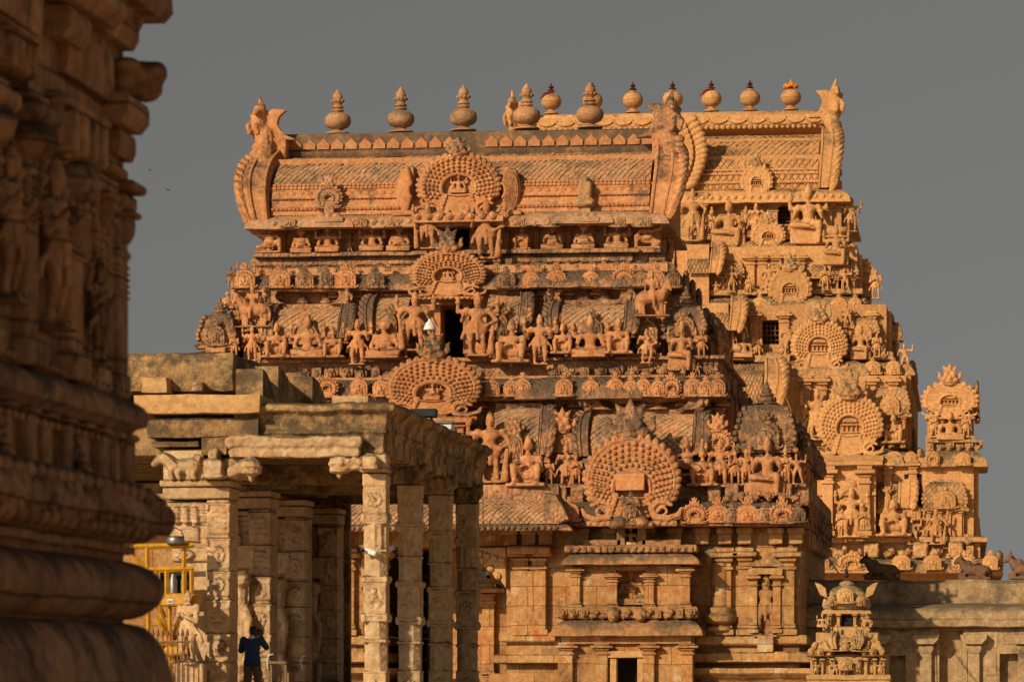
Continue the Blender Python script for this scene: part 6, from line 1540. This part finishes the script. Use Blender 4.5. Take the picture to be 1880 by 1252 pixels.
# ================================================================== enclosure wall on the right
YW = 127.0
EW = thing('enclosure_wall', Vector((X(1750, YW), YW, 0)), 'long grey stained plaster wall with pilasters and niches at lower right', 'wall')
def zw(py, Y=YW, px=1740): return Z(py, Y, px)
xe0, xe1 = X(1440, YW), X(2150, YW)
m = MB(); zt_ = zw(1152)
nic = [(1634, 1662, 1203), (1725, 1768, 1156), (1836, 1872, 1200)]
cur = xe0
for (a, c_, t) in nic:
    xa_, xc_ = X(a, YW), X(c_, YW); m.box(cur, xa_, YW, YW + 3.6, 0, zt_); m.box(xa_ - .03, xc_ + .03, YW + .006, YW + 3.59, zw(t), zt_ - .01); m.box(xa_ - .03, xc_ + .03, YW + .42, YW + 3.58, 0, zw(t) + .05); cur = xc_
m.box(cur, xe1, YW, YW + 3.6, 0, zt_); m.build('wall_face', 'wall', EW)
for (pa, pb_, pt, pbm) in ((1640, 1690, 1156, 1168), (1664, 1684, 1180, 1210), (1772, 1778, 1160, 1252), (1716, 1722, 1158, 1252), (1800, 1832, 1158, 1190), (1806, 1830, 1196, 1240), (1840, 1866, 1160, 1184), (1622, 1634, 1200, 1252)):
    m = MB(); rough(m, X(pa, YW), X(pb_, YW), YW - .05, YW + .1, zw(pbm), zw(pt), j=.02, c=.03); m.build('wall_panel', 'wall', EW)
m = MB()
for px in (1612, 1700, 1788, 1880):
    m.mark('pilaster'); x = X(px, YW); z1 = zw(1178)
    m.box(x - .2, x + .2, YW - .2, YW + .1, 0, z1 - .3, .04); m.lathe([(.24, 0), (.33, .12), (.35, .2), (.26, .3)], 4, Matrix.Translation((x, YW - .05, z1 - .38)) @ Matrix.Rotation(PI / 4, 4, 'Z'))
    m.prism([(-.27, 0), (.27, 0), (.42, .16), (.45, .32), (-.45, .32), (-.42, .16)], YW - .4, YW + .1, Matrix.Translation((x, 0, z1 - .08)), c=.03)
m.build('pilaster', 'wall', EW)
m = MB(); q = MB(); q.sweep([(xe0, YW + 1), (xe0, YW), (xe1, YW), (xe1, YW + 1)], [(-.1, 0), (.24, 0), (.32, .05), (.32, .26), (.26, .30), (.27, .44), (.16, .62), (-.1, .72), (-1.6, .84), (-1.6, 0)], jit=.03, step=.7); m.merge(q, Matrix.Translation((0, 0, zt_))); m.build('wall_eave', 'wall', EW)
m = MB(); z0, z1 = zw(1116, YW + 1.8), zw(1064, YW + 1.8); q = MB(); q.sweep([(xe0, YW + 3), (xe0, YW + 1.8), (xe1, YW + 1.8), (xe1, YW + 3)], [(0, 0), (.02, (z1 - z0) * .88), (-.12, z1 - z0), (-1.6, z1 - z0 + .03), (-1.6, 0)], jit=.04, step=.6); m.merge(q, Matrix.Translation((0, 0, z0))); m.build('parapet', 'wall', EW)
zn = zw(1063, YW + 2.4)
for (px, lab, s) in ((1618, 'dark red bull statue nearest the gateway tower on the wall top', 1.30), (1790, 'dark red bull statue in the middle of the wall top', 1.22), (1884, 'dark red bull statue at the far right end of the wall top', 1.32)):
    o = inst(PF['bull'], 'bull_statue', 'bull', None, Vector((X(px, YW + 2.4), YW + 2.6, zn + .02)), s * .86, rad(-8)); tag(o, lab, 'statue', 'bull statues along the wall top')

# ================================================================== small domed shrine in front of the wall
SH = thing('small_shrine', Vector((X(1558, 113), 114.2, 0)), 'small pale domed shrine crowded with figures at the corner of the tower', 'shrine'); YS = 113.0; P_ = 'pale'
def zs(py): return Z(py, YS, 1556)
def sbox(mb, pa, pb_, pt, pbm, Y, Yb): mb.box(X(pa, Y), X(pb_, Y), Y, Yb, zs(pbm), zs(pt), .02)
m = MB(); sbox(m, 1482, 1634, 1246, 1262, YS - .05, YS + 2.6); sbox(m, 1488, 1628, 1205, 1247, YS + .15, YS + 2.4); sbox(m, 1498, 1612, 1160, 1206, YS + .5, YS + 2.1); sbox(m, 1516, 1596, 1118, 1160, YS + .85, YS + 1.7); m.box(X(1486, YS), X(1630, YS), YS + .02, YS + 2.5, 0, zs(1260)); m.build('shrine_body', P_, SH)
m = MB()
for (pa, pb_, pt, pbm, o, yy, pf) in ((1508, 1600, 1116, 1126, .16, YS + .6, KAP), (1510, 1598, 1150, 1162, .12, YS + .6, SLAB), (1492, 1618, 1196, 1206, .2, YS + .2, KAP), (1480, 1634, 1238, 1248, .15, YS - .1, SLAB)):
    q = MB(); q.sweep(u_path(X(pa, yy) + o, X(pb_, yy) - o, yy + o, YS + 2.0), pf(o, (pbm - pt) * S(YS)), jit=.01); m.merge(q, Matrix.Translation((0, 0, zs(pbm))))
m.build('shrine_cornice', P_, SH)
m = MB(); sbox(m, 1545, 1566, 1128, 1150, YS + .82, YS + .87); m.build('opening', 'void', SH)
m = MB()
for px in (1524, 1540, 1570, 1586): pilaster(m, X(px, YS + .85), .13, YS + .75, .12, zs(1150), zs(1126))
for px in (1494, 1510, 1528, 1542, 1578, 1590, 1606, 1622): pilaster(m, X(px, YS), .12, YS + .15, .14, zs(1240), zs(1208))
m.build('pilaster', P_, SH)
m = MB(); xk = X(1554, YS + 1); m.lathe([(.62, 0), (.74, .06), (.78, .16), (.74, .32), (.62, .50), (.44, .66), (.22, .74), (.24, .78), (.2, .84), (.05, .9)], 8, Matrix.Translation((xk, YS + 1.25, zs(1119))) @ Matrix.Rotation(PI / 8, 4, 'Z')); m.box(xk - .55, xk + .55, YS + .75, YS + 1.75, zs(1122), zs(1108)); m.build('dome_roof', 'wall', SH)
archp(SH, 1552, 1108, 1078, 34, YS + .5, 'arch_small', P_, fill=None, lion=0, nm='small_arch')
for (px, s) in ((1513, -1), (1595, 1)):
    m = MB(); a = W(px, 1098, YS + .7); m.prism([(-.1 * s, 0), (.12 * s, .1), (.28 * s, .48), (.12 * s, .44), (-.06 * s, .30)], -.08, .12, Matrix.Translation(a), c=.02); m.build('corner_leaf', 'white' if False else 'pale', SH)
for px in (1527, 1580): archp(SH, px, 1112, 1092, 17, YS + .6, 'arch_tiny', P_, lion=8, nm='small_arch')
sala(SH, 1538, 1570, 1166, 1194, 1200, YS + .35, P_, gw=.14, dep=.35, body=False)
for (px, a, c_) in ((1506, 1180, 1205), (1603, 1178, 1205)): kuta(SH, px, 26, a, c_, 1238, YS + .15, P_, fin=10, lion=0)
archp(SH, 1552, 1230, 1206, 28, YS - .12, 'arch_tiny', P_, lion=0, nm='small_arch')
figs(SH, YS - .02, [(1552, 1246, 36, 'deity', False, 1.1), (1532, 1244, 32, 'dancer'), (1572, 1244, 30, 'attend'), (1498, 1240, 26, 'deity'), (1616, 1240, 26, 'deity')], P_)
figs(SH, YS + .35, [(1520, 1198, 30, 'situp'), (1588, 1196, 30, 'situp', True), (1526, 1180, 26, 'crouch', True), (1585, 1180, 26, 'crouch'), (1510, 1150, 22, 'sit4'), (1592, 1150, 24, 'rider'), (1536, 1165, 18, 'sithair'), (1572, 1165, 18, 'sithair')], P_)
m = MB(); a = W(1554, 1057, YS + 1.25); m.cap(a, a + Vector((0, 0, .42)), .018, .012, 6)
for (zz, r) in ((.02, .09), (.12, .06), (.2, .045)): m.ell(a + Vector((0, 0, zz)), (r, r, r * .8), 8, 5)
for s in (-1, 1): m.chain([a + Vector((0, 0, .24)), a + Vector((s * .08, 0, .3)), a + Vector((s * .05, 0, .42))], [.012, .014, .006], 6)
m.build('trident', 'iron', SH)

# ================================================================== out of focus shrine wall at the left edge
FW = thing('carved_shrine_wall', Vector((-5.4, 22, 0)), 'blurred brown shrine wall close by at the left edge, with brackets and a round base roll', 'shrine wall')
YE = 24.0; FX = X(228, YE); kf = S(YE); B_ = 'brown'
def zf(py): return Z(py, YE, 228)
def of(px): return (px - 228) * kf * .92
def yf(px, o=0): return -(FX + o) * FPX / (1780 - px)
path = [(FX, 14), (FX, YE), (FX - 5, YE)]
def fsweep(name, pr, jit=.008, mat=B_):
    m = MB(); m.sweep(path, [(of(a), zf(c_)) for (a, c_) in pr], step=.3, jit=jit); return m.build(name, mat, FW)
m = MB(); m.box(FX - 5, FX, 13.9, YE, 0, zf(-260)); m.build('wall_face', B_, FW)
fsweep('plinth', [(226, 1700), (316, 1690), (314, 1252), (300, 1200), (284, 1172), (262, 1150), (226, 1142)])
fsweep('base_roll', [(226, 1140), (244, 1138), (262, 1132)] + [(262 + 38 * math.sin(PI * t / 10) ** .7, 1130 - 92 * t / 10) for t in range(1, 10)] + [(252, 1036), (226, 1030)])
fsweep('lion_band', [(226, 1000), (262, 998), (282, 985), (286, 950), (280, 915), (262, 898), (226, 890)], .015)
fsweep('string_course', [(226, 1018), (246, 1016), (246, 1002), (226, 1000)])
fsweep('ledge', [(226, 800), (244, 797), (250, 790), (268, 784), (271, 762), (262, 748), (240, 736), (226, 730)])
fsweep('top_cornice', [(226, 60), (256, 54), (266, 32), (300, 34), (314, 14), (312, -10), (290, -50), (226, -70)])
fsweep('string_course', [(226, 404), (240, 400), (244, 384), (238, 372), (226, 368)])
def fb(mb, Y0, Y1, p0, p1, o, c=.02): mb.box(FX - .05, FX + o, Y0, Y1, zf(p1), zf(p0), c)
# row of small lion heads on the band, with the big one turning the corner
m = MB(); rr = random.Random(3); y = 19.2
while y < 23.7:
    r = rr.uniform(.10, .14); m.ell((FX + of(286), y, zf(945) + rr.uniform(-.03, .03)), (.09, r, r), 8, 6); m.ell((FX + of(304), y + .02, zf(955)), (.05, r * .5, r * .55), 7, 5); m.ell((FX + of(284), y - .05, zf(910)), (.06, r * .7, .06), 7, 5); m.ell((FX + of(280), y + .08, zf(975)), (.06, r * .6, .07), 7, 5); y += r * 1.9
m.build('lion_frieze', B_, FW)
b = MB(); b.ell((0, 0, 0), (.15, .16, .16), 12, 8); b.ell((.12, .0, -.03), (.10, .12, .09), 10, 6)
for s in (-1, 1): b.ell((.10, s * .09, .06), .045, 8, 5); b.ell((.0, s * .15, .1), (.05, .04, .07), 8, 5)
b.ell((.13, 0, -.11), (.07, .1, .03), 8, 5)
inst(fuse(b, 'lion_head', .02), 'lion_head', B_, FW, Vector((FX + of(276), YE - .12, zf(945))), 1.0, rad(25))
# panels and dwarf pilasters between ledge and band
for k, y in enumerate((19.9, 20.35, 20.8, 21.3, 21.75, 22.2, 22.7, 23.15, 23.55, 23.9)):
    m = MB(); fb(m, y - .09, y + .09, 800, 892, .06 + .02 * (k % 2)); fb(m, y - .12, y + .12, 800, 812, .10); m.build('dwarf_pilaster', B_, FW)
for y in (20.6, 22.45): inst(PF['sithair'], 'niche_statue', B_, FW, Vector((FX + .06, y, zf(886))), .27, PI / 2)
# pilasters with stacked capitals
for y, top in ((20.3, 330), (21.25, 320), (22.35, 350), (23.25, 360), (23.86, 372)):
    m = MB(); fb(m, y - .14, y + .14, top - 60, 735, .09 if y < 23 else .03); fb(m, y - .2, min(y + .2, YE), 690, 735, .13 if y < 23 else .05)
    fb(m, y - .17, min(y + .17, YE), top + 92, top + 108, .13 if y < 23 else .05); kq = 1 if y < 22.5 else .4; m.lathe([(.13 * kq, 0), (.20 * kq, .05), (.22 * kq, .12), (.18 * kq, .2), (.12 * kq, .24)], 10, Matrix.Translation((FX + .02, y, zf(top + 80)))); fb(m, y - .13, y + .13, top + 22, top + 34, .12); fb(m, y - .27, min(y + .27, YE + .05), top - 12, top + 22, .20 if y < 22 else .08, .03); fb(m, y - .2, y + .2, top - 30, top - 12, .14); 
    for q in range(6): fb(m, y - .15, min(y + .15, YE + .01), top + 120 + q * 11, top + 124 + q * 11, .105 if y < 23 else .04, .004)
    m.build('pilaster', B_, FW)
m = MB()                                                                # dentils and thin fillets that run the length of the wall
for (pt, pbm, o, st, ln) in ((812, 826, .075, .17, .09), (716, 728, .05, .13, .07), (412, 424, .03, .2, .12), (62, 84, .09, .22, .13)):
    y = 19.0
    while y < 23.9: fb(m, y, y + ln, pt, pbm, o, .008); y += st
m.build('dentils', B_, FW)
# niche figures
for (y, pb_, h) in ((21.8, 655, .95), (22.95, 690, .62), (20.75, 640, .85)): inst(PF['deity'], 'niche_statue', B_, FW, Vector((FX + .07, y, zf(pb_))), (h, h, h), PI / 2)
# carved lintel panels above the niches
for (y0, y1, pt, pbm) in ((20.5, 21.1, 195, 268), (21.9, 22.9, 255, 345), (23.0, 23.9, 290, 365)):
    m = MB(); fb(m, y0, y1, pt, pbm, .10)
    for k in range(4): fb(m, lin(y0, y1, k / 4 + .04), lin(y0, y1, k / 4 + .19), pt + 30, pbm + 12, .17)
    if y0 > 22.95:
        m = MB(); fb(m, y0, y1, pt, pbm, .03)
        for k in range(5): fb(m, lin(y0, y1, k / 5 + .03), lin(y0, y1, k / 5 + .14), pt + 20, pbm + 8, .055, .01)
    else: fb(m, y0 - .05, y1 + .05, pt + 12, pt + 26, .16); m.build('lintel_panel', B_, FW)
# jutting brackets
for (y0, y1, pt, pbm, o) in ((21.75, 22.9, 48, 108, .27), (21.85, 22.4, 116, 168, .16), (23.35, 23.98, 198, 250, .17), (20.4, 21.3, 30, 90, .22), (23.0, 23.9, 50, 100, .12), (23.55, 23.99, 255, 300, .08), (22.2, 23.4, 130, 215, .07), (20.2, 21.6, 110, 180, .06)):
    m = MB(); zc_ = (zf(pt) + zf(pbm)) / 2; hh = zf(pt) - zf(pbm)
    pr = [(-.05, -hh / 2), (o * .7, -hh / 2), (o, -hh * .15), (o, hh * .3), (o * .92, hh / 2), (-.05, hh / 2)]; v = []
    for y in (y0, y1): v += [(FX + a, y, zc_ + c_) for (a, c_) in pr]
    n = len(pr); m.add(v, [tuple(range(n)), tuple(range(n, 2 * n))] + [(i, (i + 1) % n, n + (i + 1) % n, n + i) for i in range(n)]); m.build('bracket', B_, FW)
b = MB(); b.cap((0, 0, 0), (.16, .05, .02), .12, .10, 10); b.ell((.2, .05, .04), (.08, .1, .08), 8, 5); b.ell((.05, -.1, .06), (.1, .1, .06), 8, 5); b.ell((.12, .1, -.05), (.12, .1, .09), 8, 5)
inst(fuse(b, 'beast_bracket', .02), 'beast_bracket', B_, FW, Vector((FX + .03, YE - .16, zf(152))), (1.0, 1.2, 1.0))

# ================================================================== small things on the towers
t = thing('hanging_lamp', W(789, 605, 123), 'white bell shaped lamp in front of the dark doorway of the nearer tower', 'lamp'); a = W(789, 606, 122.9)
m = MB(); m.lathe([(.20, 0), (.21, .02), (.19, .1), (.12, .24), (.05, .30), (.04, .36)], 16, Matrix.Translation(a)); m.build('lamp_shade', 'white', t)
m = MB(); m.chain([a + Vector((0, 0, .34)), a + Vector((0, .1, .5)), a + Vector((-.02, 1.0, .5)), a + Vector((0, 1.7, .3))], [.02] * 4, 6); m.build('bracket', 'iron', t)
def cable(lab, pts, r, name='cable', mat='black'):
    m = MB(); m.chain(pts, [r] * len(pts), 6); tag(m.build(name, mat), lab, 'cable')
cable('black cable sagging from the tower cornice to the small domed shrine', [W(1504, 985, 121), W(1512, 1010, 119.5), W(1524, 1030, 117), W(1540, 1052, 114.6)], .025)
cable('thin vertical wire hanging beside the last pavilion pillar', [W(887, 905, 119.3), W(887, 980, 119.3), W(888, 1052, 119.3)], .012)
cable('thin pale wire stretched level between the pavilion pillars', [W(712, 1168, 79.2), W(735, 1171, 83.7), W(760, 1173, 86), W(790, 1172, 88.6)], .008, mat='steel')
cable('blue cord tied at the corner of the pavilion beam', [W(727, 852, 79.4), W(722, 870, 79.4), W(719, 895, 79.4)], .012, mat='shirt')
def bird(px, py, lab, s):
    p = W(px, py, 160); m = MB(); m.cap((-.12, 0, 0), (.14, 0, .02), .05, .04, 8); m.ell((.2, 0, .03), (.05, .04, .04), 8, 5); m.cap((.24, 0, .03), (.29, 0, .02), .015, .005, 5)
    m.prism([(-.12, -.02), (-.32, -.06), (-.32, .06), (-.12, .03)], -.03, .03)
    for q in (-1, 1): m.add([(.1, q * .04, .03), (-.08, q * .04, .03), (-.1, q * .5, .25), (.02, q * .52, .26), (.1, q * .04, .0), (-.08, q * .04, .0), (-.1, q * .5, .235), (.02, q * .52, .245)], [(0, 1, 2, 3), (4, 5, 6, 7), (0, 1, 5, 4), (1, 2, 6, 5), (2, 3, 7, 6), (3, 0, 4, 7)])
    o = inst(m.mesh('bird'), 'bird', 'black', None, p, .22, rad(60 * s)); o.rotation_euler = (rad(30), rad(50 * s), rad(50)); tag(o, lab, 'bird', 'birds in the sky')
bird(275, 313, 'tiny dark bird in the grey sky, upper of the two by the brown wall', 1); bird(309, 349, 'tiny dark bird in the grey sky, lower of the two by the brown wall', -1)
